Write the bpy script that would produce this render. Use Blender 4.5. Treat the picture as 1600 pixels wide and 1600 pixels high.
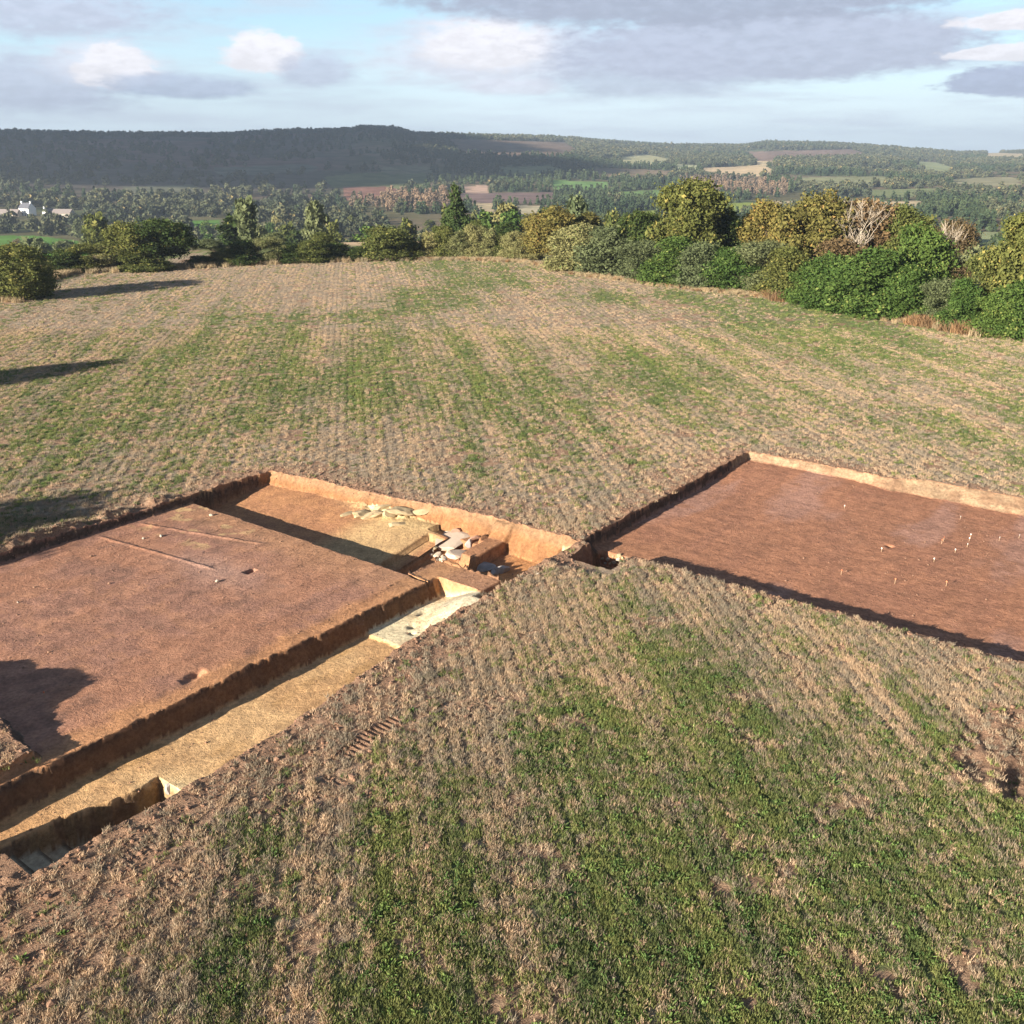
import bpy, math, random
import numpy as np
R = math.radians
rng = np.random.default_rng(7)
random.seed(7)
for o in list(bpy.data.objects):
    bpy.data.objects.remove(o)
S = bpy.context.scene
COL = S.collection

# ------------------------------------------------------------------ camera
CH, FPX, PITCH = 18.0, 1537.0, R(20.3)
cam = bpy.data.cameras.new('camera')
cam.sensor_width = 36; cam.lens = 36 * FPX / 1600
cam.clip_start = 0.5; cam.clip_end = 20000
camo = bpy.data.objects.new('camera', cam); COL.objects.link(camo)
camo.location = (0, 0, CH); camo.rotation_euler = (R(90) - PITCH, 0, 0)
S.camera = camo

# ------------------------------------------------------------------ light
SUN_EL, SUN_DIR = 15.5, 41.0          # elevation; direction the light travels, from +x towards +y
lx, ly = math.cos(R(SUN_DIR)), math.sin(R(SUN_DIR))
EXPOSURE = 1.80
sun = bpy.data.lights.new('sun', 'SUN'); sun.energy = 5.0; sun.angle = R(0.55); sun.color = (1.0, 0.92, 0.81)
suno = bpy.data.objects.new('sun', sun); COL.objects.link(suno)
suno.rotation_euler = (R(90 - SUN_EL), 0, R(SUN_DIR - 90))
S.view_settings.view_transform = 'Standard'; S.view_settings.look = 'None'
S.view_settings.exposure = EXPOSURE; S.view_settings.gamma = 1
S.cycles.max_bounces = 6; S.cycles.diffuse_bounces = 3; S.cycles.transmission_bounces = 4
S.cycles.volume_bounces = 0; S.cycles.transparent_max_bounces = 4
S.cycles.use_denoising = True; S.cycles.denoiser = 'OPENIMAGEDENOISE'; S.cycles.denoising_input_passes = 'RGB_ALBEDO_NORMAL'


def px2dir(x, y):
    a = (x - 800) / FPX; b = (800 - y) / FPX
    return np.array([a, math.cos(PITCH) + b * math.sin(PITCH), -math.sin(PITCH) + b * math.cos(PITCH)])


def px2ground(x, y, z=0.0):
    d = px2dir(x, y); t = (z - CH) / d[2]
    return d[0] * t, d[1] * t


def proj(X, Y, Z):
    """where a ground point is seen (used only to lay out which field is what crop)"""
    zc = Y * math.cos(PITCH) - (Z - CH) * math.sin(PITCH)
    yc = Y * math.sin(PITCH) + (Z - CH) * math.cos(PITCH)
    zc = np.where(zc < 1, 1, zc)
    return 800 + FPX * X / zc, 800 - FPX * yc / zc


def azel(x, y):
    d = px2dir(x, y)
    return math.degrees(math.atan2(d[0], d[1])), math.degrees(math.atan2(d[2], math.hypot(d[0], d[1])))


# ------------------------------------------------------------------ node helpers
class NT:
    def __init__(s, tree):
        s.t = tree; s.n = tree.nodes; s.l = tree.links

    def node(s, typ, **kw):
        nd = s.n.new(typ)
        for k, v in kw.items():
            setattr(nd, k, v)
        return nd

    def put(s, sock, v):
        if isinstance(v, bpy.types.NodeSocket):
            s.l.new(v, sock)
        elif v is not None:
            if hasattr(sock.default_value, '__len__') and isinstance(v, (tuple, list)) and len(v) == 3 and len(sock.default_value) == 4:
                v = (*v, 1)
            sock.default_value = v

    def math(s, op, a, b=None, c=None, clamp=False):
        nd = s.node('ShaderNodeMath', operation=op, use_clamp=clamp)
        s.put(nd.inputs[0], a)
        if b is not None: s.put(nd.inputs[1], b)
        if c is not None: s.put(nd.inputs[2], c)
        return nd.outputs[0]

    def mix(s, f, a, b, blend='MIX'):
        nd = s.node('ShaderNodeMix', data_type='RGBA', blend_type=blend)
        s.put(nd.inputs[0], f); s.put(nd.inputs[6], a); s.put(nd.inputs[7], b)
        return nd.outputs[2]

    def noise(s, vec, scale, detail=4, rough=0.55, dist=0.0, out='Fac'):
        nd = s.node('ShaderNodeTexNoise')
        if vec is not None: s.l.new(vec, nd.inputs['Vector'])
        nd.inputs['Scale'].default_value = scale; nd.inputs['Detail'].default_value = detail
        nd.inputs['Roughness'].default_value = rough; nd.inputs['Distortion'].default_value = dist
        return nd.outputs[out]

    def ramp(s, v, a, b, lo=0.0, hi=1.0, smooth=True):
        nd = s.node('ShaderNodeMapRange', interpolation_type='SMOOTHSTEP' if smooth else 'LINEAR')
        s.put(nd.inputs[0], v); s.put(nd.inputs[1], a); s.put(nd.inputs[2], b)
        s.put(nd.inputs[3], lo); s.put(nd.inputs[4], hi)
        return nd.outputs[0]

    def attr(s, name, out='Fac', typ='GEOMETRY'):
        return s.node('ShaderNodeAttribute', attribute_name=name, attribute_type=typ).outputs[out]

    def mapping(s, vec, rot=(0, 0, 0), scale=(1, 1, 1)):
        nd = s.node('ShaderNodeMapping'); s.l.new(vec, nd.inputs[0])
        nd.inputs['Rotation'].default_value = rot; nd.inputs['Scale'].default_value = scale
        return nd.outputs[0]


def new_mat(name):
    m = bpy.data.materials.new(name); m.use_nodes = True; m.node_tree.nodes.clear()
    q = NT(m.node_tree)
    out = q.node('ShaderNodeOutputMaterial')
    return m, q, out


# ------------------------------------------------------------------ world: sky and clouds
W = bpy.data.worlds.new('World'); S.world = W; W.use_nodes = True; W.node_tree.nodes.clear()
q = NT(W.node_tree)
wout = q.node('ShaderNodeOutputWorld')
sky = q.node('ShaderNodeTexSky', sky_type='NISHITA')
sky.sun_disc = False; sky.sun_elevation = R(SUN_EL); sky.sun_rotation = math.atan2(-lx, -ly)
sky.air_density = 1.0; sky.dust_density = 0.6; sky.ozone_density = 2.0; sky.altitude = 200
tc = q.node('ShaderNodeTexCoord').outputs['Generated']
sep = q.node('ShaderNodeSeparateXYZ'); q.l.new(tc, sep.inputs[0])
AZ = q.math('MULTIPLY', q.math('ARCTAN2', sep.outputs[0], sep.outputs[1]), 57.2958)
EL = q.math('MULTIPLY', q.math('ARCSINE', sep.outputs[2]), 57.2958)
cmb = q.node('ShaderNodeCombineXYZ'); q.put(cmb.inputs[0], AZ); q.put(cmb.inputs[1], q.math('MULTIPLY', EL, 2.6))
pv = cmb.outputs[0]
n1 = q.noise(pv, 0.26, 10, 0.62); n2 = q.noise(pv, 0.9, 10, 0.62); n4 = q.noise(q.mapping(pv, scale=(.6, 1, 1)), 2.4, 6, .6)
n3 = q.noise(q.mapping(pv, scale=(0.35, 1.3, 1)), 0.35, 7, 0.6)
k = 1.08 / 2 ** EXPOSURE


def lin(r, g, b):
    f = lambda c: (c / 255 / 12.92) if c / 255 <= 0.04045 else ((c / 255 + 0.055) / 1.055) ** 2.4
    return (f(r), f(g), f(b))


def skyc(r, g, b):
    return tuple(c * k for c in lin(r, g, b))


skym = q.node('ShaderNodeVectorMath', operation='SCALE'); q.l.new(sky.outputs[0], skym.inputs[0]); skym.inputs[3].default_value = 0.07
base = q.mix(q.ramp(EL, 16, 8, 0.0, 0.62), skym.outputs[0], skyc(176, 218, 244))
hz = q.ramp(EL, 0.0, 7.0, 1, 0)
col = q.mix(q.math('MULTIPLY', hz, 0.75), base, tuple(v * 1.12 for v in skyc(226, 242, 254)))
# thin pale streaks
col = q.mix(q.math('MULTIPLY', q.ramp(n3, 0.40, 0.68), q.ramp(EL, 16, 8, 0.05, 0.6)), col, skyc(206, 216, 233))


def blob(x0, x1, y0, y1, c, soft=0.35, edge=0.42, op=1.0, flat=True):
    """one cloud of the sky at its own azimuth and elevation"""
    global col
    a0, e0 = azel((x0 + x1) / 2, (y0 + y1) / 2)
    w = (azel(x1, (y0 + y1) / 2)[0] - azel(x0, (y0 + y1) / 2)[0]) / 2
    h = (azel((x0 + x1) / 2, y0)[1] - azel((x0 + x1) / 2, y1)[1]) / 2
    dx = q.math('DIVIDE', q.math('SUBTRACT', AZ, a0), w)
    dy = q.math('DIVIDE', q.math('SUBTRACT', EL, e0), h)
    if flat:   # flatter base than top
        dy = q.math('MULTIPLY', dy, q.ramp(dy, -0.6, 0.0, 1.35, 1.0))
    d = q.math('SQRT', q.math('ADD', q.math('MULTIPLY', dx, dx), q.math('MULTIPLY', dy, dy)))
    d = q.math('ADD', d, q.math('MULTIPLY', q.math('SUBTRACT', n1, 0.5), edge * 2.2))
    d = q.math('ADD', d, q.math('MULTIPLY', q.math('SUBTRACT', n2, 0.5), edge * 1.9))
    d = q.math('ADD', d, q.math('MULTIPLY', q.math('SUBTRACT', n4, 0.5), edge * .5))
    m = q.math('MULTIPLY', q.ramp(d, 1.0 - soft, 1.0 + soft * 0.4, 1, 0), op)
    cc = q.mix(q.ramp(q.math('ADD', n2, q.math('MULTIPLY', dy, .12)), 0.33, 0.68), tuple(v * 0.92 for v in c), tuple(v * 1.08 for v in c))
    col = q.mix(m, col, cc)


def skyset():
    g1, g2, g3 = skyc(176, 186, 207), skyc(189, 198, 219), skyc(196, 205, 226)
    wh, wl = skyc(243, 242, 249), skyc(224, 228, 242)
    blob(-260, 330, -40, 75, g3, 0.6, 0.6, 0.9)
    blob(-200, 250, 75, 200, g3, 0.5, 0.45, 0.85)
    blob(60, 270, 60, 150, wl, 0.5, 0.5, 0.8)
    blob(112, 250, 70, 155, wh, 0.2, 0.55)
    blob(150, 410, 112, 162, skyc(186, 199, 222), 0.4, 0.3, 0.9)
    blob(345, 480, 48, 128, wh, 0.24, 0.5)
    blob(430, 560, 78, 150, g3, 0.5, 0.4, 0.85)
    blob(560, 960, 20, 160, wl, 0.5, 0.4, 0.9)
    blob(645, 872, 28, 125, wh, 0.28, 0.42, 0.95)
    blob(830, 1560, 6, 150, g2, 0.26, 0.26, 0.97)
    blob(830, 1180, 60, 175, g2, 0.45, 0.3, 0.8)
    blob(580, 1560, -110, 70, g1, 0.26, 0.24, 0.97)
    blob(1490, 1760, 12, 52, wh, 0.2, 0.55)
    blob(1475, 1720, 66, 100, wh, 0.16, 0.45, 0.95)
    blob(1440, 1900, 92, 162, skyc(176, 187, 212), 0.16, 0.3, 0.97)
    blob(720, 880, 120, 155, wl, 0.5, 0.4, 0.8)


skyset()
# broken cloud over the rest of the dome
hi = q.math('MULTIPLY', q.ramp(EL, 10, 18), q.ramp(q.noise(tc, 2.2, 6, 0.6), 0.48, 0.66))
col = q.mix(q.math('MULTIPLY', hi, 0.4), col, skyc(120, 128, 148))
# unseen sky to the sides and behind, dimmed to deepen the shadows
side_ = q.math('MULTIPLY', q.ramp(q.math('ABSOLUTE', AZ), 38, 75), 0.75)
col = q.mix(side_, col, skyc(105, 116, 140))
low = q.ramp(EL, -2, 0)
col = q.mix(low, skyc(60, 55, 45), col)
bg = q.node('ShaderNodeBackground'); q.l.new(col, bg.inputs[0]); bg.inputs[1].default_value = 1.0
q.l.new(bg.outputs[0], wout.inputs[0])


# ------------------------------------------------------------------ numpy noise
def _hash(ix, iy, seed):
    h = (ix * 374761393 + iy * 668265263 + seed * 2147483647) & 0xFFFFFFFF
    h = ((h ^ (h >> 13)) * 1274126177) & 0xFFFFFFFF
    return ((h ^ (h >> 16)) & 0xFFFFFF) / float(0xFFFFFF)


def vnoise(x, y, seed=0):
    xi = np.floor(x).astype(np.int64); yi = np.floor(y).astype(np.int64)
    fx = x - xi; fy = y - yi
    fx = fx * fx * (3 - 2 * fx); fy = fy * fy * (3 - 2 * fy)
    a = _hash(xi, yi, seed); b = _hash(xi + 1, yi, seed); c = _hash(xi, yi + 1, seed); d = _hash(xi + 1, yi + 1, seed)
    return (a * (1 - fx) + b * fx) * (1 - fy) + (c * (1 - fx) + d * fx) * fy


def fbm(x, y, s, octv=4, seed=0):
    v = np.zeros(np.shape(x)); a = 1.0; t = 0
    for i in range(octv):
        v += a * vnoise(x / s + 17.3 * i, y / s - 9.1 * i, seed + i); t += a; a *= 0.5; s = s * 0.5
    return v / t


def sst(x, a, b):
    t = np.clip((x - a) / (b - a), 0, 1)
    return t * t * (3 - 2 * t)


# ------------------------------------------------------------------ terrain functions
R0_AZ = [-70, -45, -27.2, -24.3, -17.6, -10.8, -4.7, 0.7, 7.3, 15.8, 20.5, 27.5, 45, 70]
R0_R = [130, 140, 160, 171, 175, 178, 180, 175, 145, 130, 120, 113, 110, 110]
CRX = [-700, 0, 150, 340, 430, 550, 565, 620, 645, 740, 860, 960, 1060, 1160, 1200, 1300, 1400, 1500, 1600, 2300]
CRY = [206, 200, 203, 205, 200, 197, 193, 195, 203, 206, 208, 216, 222, 222, 217, 219, 226, 233, 231, 236]
CR_AZ = []; CR_SL = []
for a, b in zip(CRX, CRY):
    d = px2dir(a, b + 7); CR_AZ.append(math.degrees(math.atan2(d[0], d[1]))); CR_SL.append(d[2] / math.hypot(d[0], d[1]))


def field_r0(az):
    return np.interp(az, R0_AZ, R0_R)


def far_h(X, Y):
    r = np.hypot(X, Y); az = np.degrees(np.arctan2(X, Y))
    r0 = field_r0(az)
    z = -31 * sst(r, r0 + 6, r0 + 330)
    r2 = np.interp(az, [-28, -6, 8, 28], [2300, 2500, 3300, 4300])
    r1 = np.interp(az, [-28, -6, 8, 28], [850, 1000, 1000, 1150])
    crest = CH + np.interp(az, CR_AZ, CR_SL) * r2
    t = np.clip((r - r1) / (r2 - r1), 0, 1)
    up = 0.35 * t + 0.65 * t * t * (3 - 2 * t)
    z = z + (crest + 31) * up
    z = z - sst(r, r2, r2 + 1500) * 25
    amp = sst(r, 500, 1300) * (1 - 0.85 * np.exp(-((r - r2) / 350) ** 2))
    z = z + amp * 16 * (fbm(X, Y, 520, 4, 5) - 0.5)
    return z


# dig axes: the trenches are laid out square to each other
UX, UY = math.cos(R(52.5)), math.sin(R(52.5))
VX, VY = UY, -UX


def uv(x, y): return x * UX + y * UY, x * VX + y * VY


def xy(u, v): return u * UX + v * VX, u * UY + v * VY


ZA, ZB, ZC, ZE, ZG = -0.42, -1.02, -1.38, -2.5, -0.62


def rect_t(U, V, u0, u1, v0, v1, wu0, wu1, wv0, wv1, wob=None):
    """0 outside, 1 on the floor; w = run of each batter"""
    n = 0 if wob is None else wob
    t = np.minimum(np.minimum((U - u0 + n) / wu0, (u1 - U + n) / wu1), np.minimum((V - v0 + n) / wv0, (v1 - V + n) / wv1))
    return np.clip(t, 0, 1)


def mixc(a, b, f):
    return a + (np.asarray(b) - a) * f[..., None]


def ground(U, V):
    X, Y = xy(U, V)
    r = np.hypot(X, Y)
    wob = 0.34 * (fbm(U, V, 0.55, 3, 11) - 0.5) + 0.22 * (fbm(U, V, 2.6, 2, 12) - 0.5)
    wobs = wob * 0.35
    # field surface
    z = 0.16 * (fbm(U, V, 9, 3, 21) - 0.5) + 0.085 * (fbm(U, V, 0.7, 3, 22) - 0.5)
    z = z + np.minimum(far_h(X, Y), 0)
    # distance to the dig outlines (for spilled soil and turf lips)
    zone = np.zeros(U.shape, int)     # 0 field, 1 main stripped area, 2 back trench, 3 long trench, 4 second stripped area, 5 deep cut
    ufar = np.interp(V, [-45.4, -36.8, -33, -30.4, -24.6], [35.45, 36.2, 36.8, 37.2, 37.25])
    umin = 4.0
    # --- main area A + D
    uA = np.where(V < -28.35, 12.0 + .5 * (fbm(U, V, 1.6, 3, 13) - .5), umin)
    tA = rect_t(U, V, uA, 30.3, -45.4, -24.3, .3, .12, .16, .12, wob)
    tD = rect_t(U, V, 30.0, 32.35, -29.2, -24.3, .1, .1, .1, .1, wobs)
    tB = np.minimum.reduce([(U - 29.95 + wobs) / .12, (ufar + 0.1 - U + wob * .6) / (.5 + .45 * sst(V, -33, -29)), (V + 45.4 + wob) / .14, (-24.45 - V + wobs) / .3]).clip(0, 1)
    vC0 = -27.95
    vC1 = np.interp(U, [4, 13, 18, 24, 30], [-22.9, -22.9, -23.1, -23.9, -24.5])
    uC = np.where(V > -26.9, 8.95, umin)
    tC = np.minimum.reduce([(U - uC) / .2, (30.78 - U) / .10, (V - vC0 + wob * .9) / .30, (vC1 - V + wob * .6) / .12]).clip(0, 1)
    tC2 = np.minimum.reduce([(U - 30.2) / .1, (37.0 - U) / .2, (V + 25.3) / .1, (-24.45 - V + wobs) / .12]).clip(0, 1)   # slot beside the baulk
    tE = np.minimum.reduce([(U - 9.0) / .15, (14.6 - U + wobs) / .12, (V + 25.9 + 0.5 * sst(U, 13.6, 11.2) + wob * .8) / .22, (vC1 + .0 - V) / .12]).clip(0, 1)
    # --- second area G
    vfar = 55.9
    tG = np.minimum.reduce([(U - 37.25 + wob * .7) / .18, (vfar + .55 + 1.0 * sst(V, -16, -13.5) - U + wob) / (0.45 + .75 * sst(V, -17, -13)), (V + 24.45 + wobs) / .12, (8 - V) / .5]).clip(0, 1)
    rampG = sst(V, -21.6, -20.3)                              # no cut along the ramp by the corner
    tG = np.where(U < 38.6, tG * np.maximum(rampG, sst(U, 37.2, 38.2)), tG)
    tF = rect_t(U, V, 35.5, 38.35, -23.9, -21.5, .12, .12, .12, .1, wobs)
    # lips and turf clods
    dA = np.maximum.reduce([uA - U, U - 30.3, -45.4 - V, V - vC1]); dB = np.maximum.reduce([29.9 - U, U - ufar, -45.4 - V, V + 24.45])
    dG = np.maximum.reduce([37.25 - U, U - vfar, -24.45 - V, V - 8])
    dmin = np.minimum(np.minimum(dA, dB), dG)
    spill = sst(dmin, 1.6, 0.1) * (dmin > -.4)
    clod = fbm(U, V, 0.34, 3, 31)
    Fm = np.exp(-((U - 35.4) / 1.0) ** 4 - ((V + 22.7) / 1.7) ** 4)
    spill = spill * (1 - Fm)
    z = z - .14 * Fm + spill * (0.11 * np.maximum(clod - 0.42, 0) * 2)
    # long ragged turf lips on the left-hand bank
    for (a, b, h_) in ((19.0, 24.0, .34), (24.6, 26.6, .42), (27.4, 29.0, .34), (10, 16.5, .2)):
        lip = sst(U, a, a + .5) * sst(U, b, b - .5) * np.exp(-((V + 45.95 + .25 * (fbm(U, V, 1.3, 2, 33) - .5)) / .33) ** 2)
        z = z + lip * (h_ * (0.75 + .5 * clod) * (.5 + fbm(U, V, 1.6, 2, 34)))
    fieldz = z.copy()
    # floors
    fa = ZA + 0.05 * (fbm(U, V, 2.2, 3, 41) - .5) + 0.03 * (fbm(U, V, .45, 2, 42) - .5)
    fa = fa + .022 * (((V / 1.7 + .25 * np.sin(U * .21)) % 1.0) - .5)
    # the two faint straight ridges and the small sondage
    for (p0, p1) in (((23.9, -44.9), (25.0, -36.3)), ((26.2, -44.9), (28.4, -37.0))):
        L = math.hypot(p1[0] - p0[0], p1[1] - p0[1]); dx, dy = (p1[0] - p0[0]) / L, (p1[1] - p0[1]) / L
        s = (U - p0[0]) * dx + (V - p0[1]) * dy; dd = (U - p0[0]) * dy - (V - p0[1]) * dx
        fa = fa + .05 * np.exp(-(dd / .10) ** 2) * sst(s, 0, .4) * sst(s, L, L - .8)
    hole = rect_t(U, V, 25.55, 26.15, -35.35, -34.95, .1, .1, .1, .1)
    fa = fa - .35 * hole
    notch = rect_t(U, V, 17.7, 18.9, -29.3, -28.75, .2, .3, .15, .3, wob)
    fa = fa - .13 * notch * (.4 + 1.2 * clod)
    rim = sst(V, -29.0, -28.2) * sst(U, 19, 21)
    fa = fa - .05 * rim
    z = z + (fa - z) * np.maximum(tA, tD)
    fb = -.66 - .50 * sst(U, 35.6, 31.2) - .20 * sst(V, -39, -32) + 0.07 * (fbm(U, V, 1.4, 3, 43) - .5) + 0.02 * (fbm(U, V, .3, 2, 44) - .5)
    fb = fb - .12 * sst(V, -33, -30)                          # the floor drops towards the stones
    fb = fb + .14 * sst(V, -27.0, -24.6)
    s1 = rect_t(U, V, 29.9, 35.3, -32.55, -31.4, .1, .15, .06, .08)
    fb = fb - .33 * s1
    s2 = rect_t(U, V, 29.9, 35.8, -31.4, -29.3, .1, .2, .08, .1)
    fb = fb - .42 * np.where(s1 > .5, 0, s2)
    s3 = rect_t(U, V, 35.6, 37.0, -32.9, -30.9, .1, .2, .05, .1)
    fb = fb - .35 * s3
    s4 = rect_t(U, V, 31.5, 37.1, -29.6, -25.2, .1, .5, .1, .8, wobs)
    fb = fb - .32 * s4
    blk = np.minimum.reduce([(U - 34.0) / .08, (37.25 - U) / .08, (V + 29.65) / .1, (-28.35 - V) / .07]).clip(0, 1)
    fb = np.where(blk > 0, fb + .62 * blk, fb)
    # rocky outcrop
    oc = np.exp(-(((U - 36.0) / .75) ** 2 + ((V + 36.5) / 2.6) ** 2))
    rocky = np.abs(fbm(U, V, .9, 4, 47) - .5) * 2
    fb = fb + oc * (.30 + .55 * (rocky - .25))
    z = np.where(tD > .5, z, z + (fb - z) * tB)
    fc = ZC + .05 * (fbm(U, V, 1.8, 3, 45) - .5) + .03 * (fbm(U, V, .35, 2, 46) - .5)
    pale = sst(U + .35 * (fbm(U, V, 1.0, 3, 48) - .5), 25.75, 25.85)
    fc = fc + .10 * pale
    fc = fc + .80 * sst(V, -27.5, -25.1) * sst(U, 27.2, 30.2)
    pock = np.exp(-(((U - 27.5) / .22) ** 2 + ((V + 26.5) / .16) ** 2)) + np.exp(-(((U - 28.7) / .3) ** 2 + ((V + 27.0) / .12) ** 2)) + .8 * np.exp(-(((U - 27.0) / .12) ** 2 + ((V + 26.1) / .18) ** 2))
    fc = fc - .16 * pock
    z = z + (fc - z) * tC
    z = np.where(tC2 > 0, np.minimum(z, z + (ZC + .1 - z) * tC2), z)
    st = np.floor((U - 9.2) / .75)
    fe = np.where(U < 11.6, ZE + .28 * np.clip(3 - st, 0, 3), ZE)
    tEs = tE
    z = np.where(tE > 0, z + (np.minimum(fe, z) - z) * tEs, z)
    fg = ZG + .05 * (fbm(U * .35, V, 1.6, 3, 51) - .5) + .02 * (fbm(U, V, .35, 2, 52) - .5)
    fg = fg + .22 * sst(U, 50, 55.5) * sst(V, -13, -19)
    for hu, hv, hs in ((48.6, -5.0, .35), (41.9, -2.25, .42), (47.5, -12.7, .14)):
        fg = fg - .45 * np.exp(-(((U - hu) ** 2 + (V - hv) ** 2) / hs ** 2) ** 2)
    z = z + (fg - z) * tG
    z = np.where(tF > 0, np.minimum(z, z + (-1.3 - z) * tF), z)
    # spoil heaps by the left corner
    hp = (.05 + 1.0 * sst(V, -30.6, -32.8)) * np.exp(-((U - 9.7) / 1.35) ** 4) * sst(V, -28.3, -29.0) * sst(V, -41, -36) * (.6 + .8 * fbm(U, V, .9, 4, 61))
    hp2 = 0 * hp
    z = z + hp + hp2
    # machine scars at the right
    sc = np.exp(-(((U - 30.8) / 3.4) ** 2 + ((V + 3.6) / 2.2) ** 2) ** 2)
    gouge = 1.6 * np.abs(2 * fbm(U * .55 + V * .3, V * 1.5, 1.1, 3, 71) - 1) + .3 * fbm(U, V, .4, 2, 72)
    z = z + sc * (.22 * gouge - .2 + .14 * (clod - .5))
    pit = np.exp(-(((U - 29.9) / 1.3) ** 2 + ((V + 3.1) / .55) ** 2) ** 2)
    z = z - .22 * pit
    # tracked-machine prints and wheel ruts beside the trenches
    track = np.zeros(U.shape)
    for (u0, u1, v0, wv, a) in ((17.6, 20.6, -20.4, .34, 1), (14.0, 17.2, -19.8, .34, .8), (20.5, 24.0, -19.0, .3, .6), (10.4, 13.2, -21.4, .34, .6), (9.8, 12.0, -19.6, .3, .7), (25, 28, -21.5, .3, .4)):
        vv = v0 + .12 * np.sin(U * .9)
        m = sst(U, u0, u0 + .3) * sst(U, u1, u1 - .3) * sst(np.abs(V - vv), wv + .08, wv - .04) * a
        track = np.maximum(track, m)
        z = z + m * (.035 * np.sin(U * 2 * math.pi / .21) - .03)
    for v0 in (-20.9, -19.15, -17.2):
        vv = v0 + .5 * np.sin(U * .16 + v0)
        m = sst(U, 4, 8) * sst(U, 24, 18) * np.exp(-((V - vv) / .16) ** 2)
        z = z - .06 * m * (fbm(U, V, 1.8, 2, 81) > .45)
    # ---------------- masks and colours
    inside = np.maximum.reduce([tA, tD, tB, tC, tC2 * 1.0, tG, tF, tE])
    heap = np.clip((hp + hp2) * 2.5, 0, 1)
    zone = np.where(tA > .02, 1, zone); zone = np.where(tG > .02, 4, zone); zone = np.where(tF > .05, 4, zone)
    zone = np.where(tB > .02, 2, zone); zone = np.where(tD > .5, 1, zone)
    zone = np.where((tC > .02) | (tC2 > .3), 3, zone); zone = np.where(tE > .02, 5, zone)
    n1_ = fbm(U, V, 3.0, 4, 91); n2_ = fbm(U, V, .8, 4, 92); n3_ = fbm(U * .35, V, 1.2, 4, 93)
    c = np.zeros(U.shape + (3,))
    cA = mixc(np.array([.325, .160, .096]) + c, (.300, .155, .104), sst(n1_, .45, .62))
    cA = mixc(cA, (.345, .175, .105), sst(n2_, .52, .72) * .8)
    cA = mixc(cA, (.20, .11, .075), sst(n2_, .40, .26) * .6)
    cA = mixc(cA, (.45, .225, .105), sst(V + 1.2 * (n2_ - .5), -29.3, -28.3) * sst(V, -27, -28) * .85)
    cA = mixc(cA, (.40, .22, .11), sst(U, 26.5, 29.5) * .45)
    cA = mixc(cA, (.50, .33, .16), sst(n2_, .6, .7) * sst(U, 25.5, 26.5) * sst(V, -38, -40) * .8)
    cA = mixc(cA, (.35, .21, .155), np.exp(-(((U - 24.9) / 1.2) ** 2 + ((V + 36.5) / 3) ** 2)) * .8)
    cB = mixc(np.array([.37, .185, .088]) + c, (.32, .158, .08), sst(n2_, .42, .62))
    yel = np.clip(oc * 1.3 + sst(V, -37.5, -35.5) * sst(V, -31.5, -33) * .75, 0, 1)
    cB = mixc(cB, (.47, .335, .165), yel * .9)
    cB = mixc(cB, (.62, .52, .30), sst(oc, .4, .8) * sst(n2_, .45, .6))
    cB = mixc(cB, (.52, .25, .10), sst(V, -28.5, -27) * .8)
    cB = mixc(cB, (.30, .15, .08), (blk > .9) * .75)
    cC = mixc(np.array([.48, .285, .135]) + c, (.53, .335, .165), sst(n1_, .4, .65))
    cC = mixc(cC, (.40, .235, .10), sst(n3_, .52, .68) * .7)
    cC = mixc(cC, (.47, .25, .11), sst(U, 13.5, 10.5) * .7)
    cP = mixc(np.array([.58, .45, .27]) + c, (.63, .53, .34), sst(n2_, .4, .6))
    cP = mixc(cP, (.46, .40, .28), sst(U, 28.6, 29.6) * sst(V, -26.9, -26.3) * .9)
    cP = mixc(cP, (.60, .36, .15), sst(U, 26.0, 25.8) * .7)
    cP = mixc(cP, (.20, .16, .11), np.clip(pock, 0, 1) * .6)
    cC = mixc(cC, 0, 0 * n1_) * (1 - pale[..., None]) + cP * pale[..., None]
    cC = mixc(cC, (.62, .50, .28), np.exp(-(((U - 14.3) / .9) ** 2 + ((V + 24.4) / 1.3) ** 2)) * .9)
    cE = mixc(np.array([.44, .36, .24]) + c, (.13, .095, .06), sst(((U - 9.2) / .75) % 1.0, .72, .9) * (U < 11.6))  # treads paler, risers darker: step shading painted into the colour
    cG = mixc(np.array([.35, .165, .094]) + c, (.30, .142, .084), sst(n3_, .45, .62))
    cG = mixc(cG, (.36, .20, .145), sst(fbm(U * .3, V * .8, 1.9, 4, 95), .53, .70) * .75)
    cG = mixc(cG, (.30, .145, .085), sst(n2_, .56, .72) * .7)
    cG = mixc(cG, (.33, .16, .085), sst(U, 42, 38.5) * sst(V, -18, -22) * .8)
    sw = (V / 1.7 + .25 * np.sin(U * .21)) % 1.0
    cA = cA * (1 + .09 * (sst(sw, 0, .9) - .5) + .10 * (n3_ - .5))[..., None]; cG = cG * (1 + .20 * (n3_ - .5))[..., None]
    soil = np.where(zone[..., None] == 2, cB, cA)
    soil = np.where(zone[..., None] == 3, cC, soil)
    soil = np.where(zone[..., None] == 5, cE, soil)
    soil = np.where(zone[..., None] == 4, cG, soil)
    # wall faces: dark topsoil above, orange subsoil below, both painted darker to deepen shade
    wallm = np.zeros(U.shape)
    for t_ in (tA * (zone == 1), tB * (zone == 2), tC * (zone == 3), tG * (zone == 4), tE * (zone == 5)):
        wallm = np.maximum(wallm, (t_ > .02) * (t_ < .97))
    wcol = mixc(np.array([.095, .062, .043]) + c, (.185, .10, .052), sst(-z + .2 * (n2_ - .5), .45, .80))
    bat = (zone == 2) * (U > 34.5)
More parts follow.
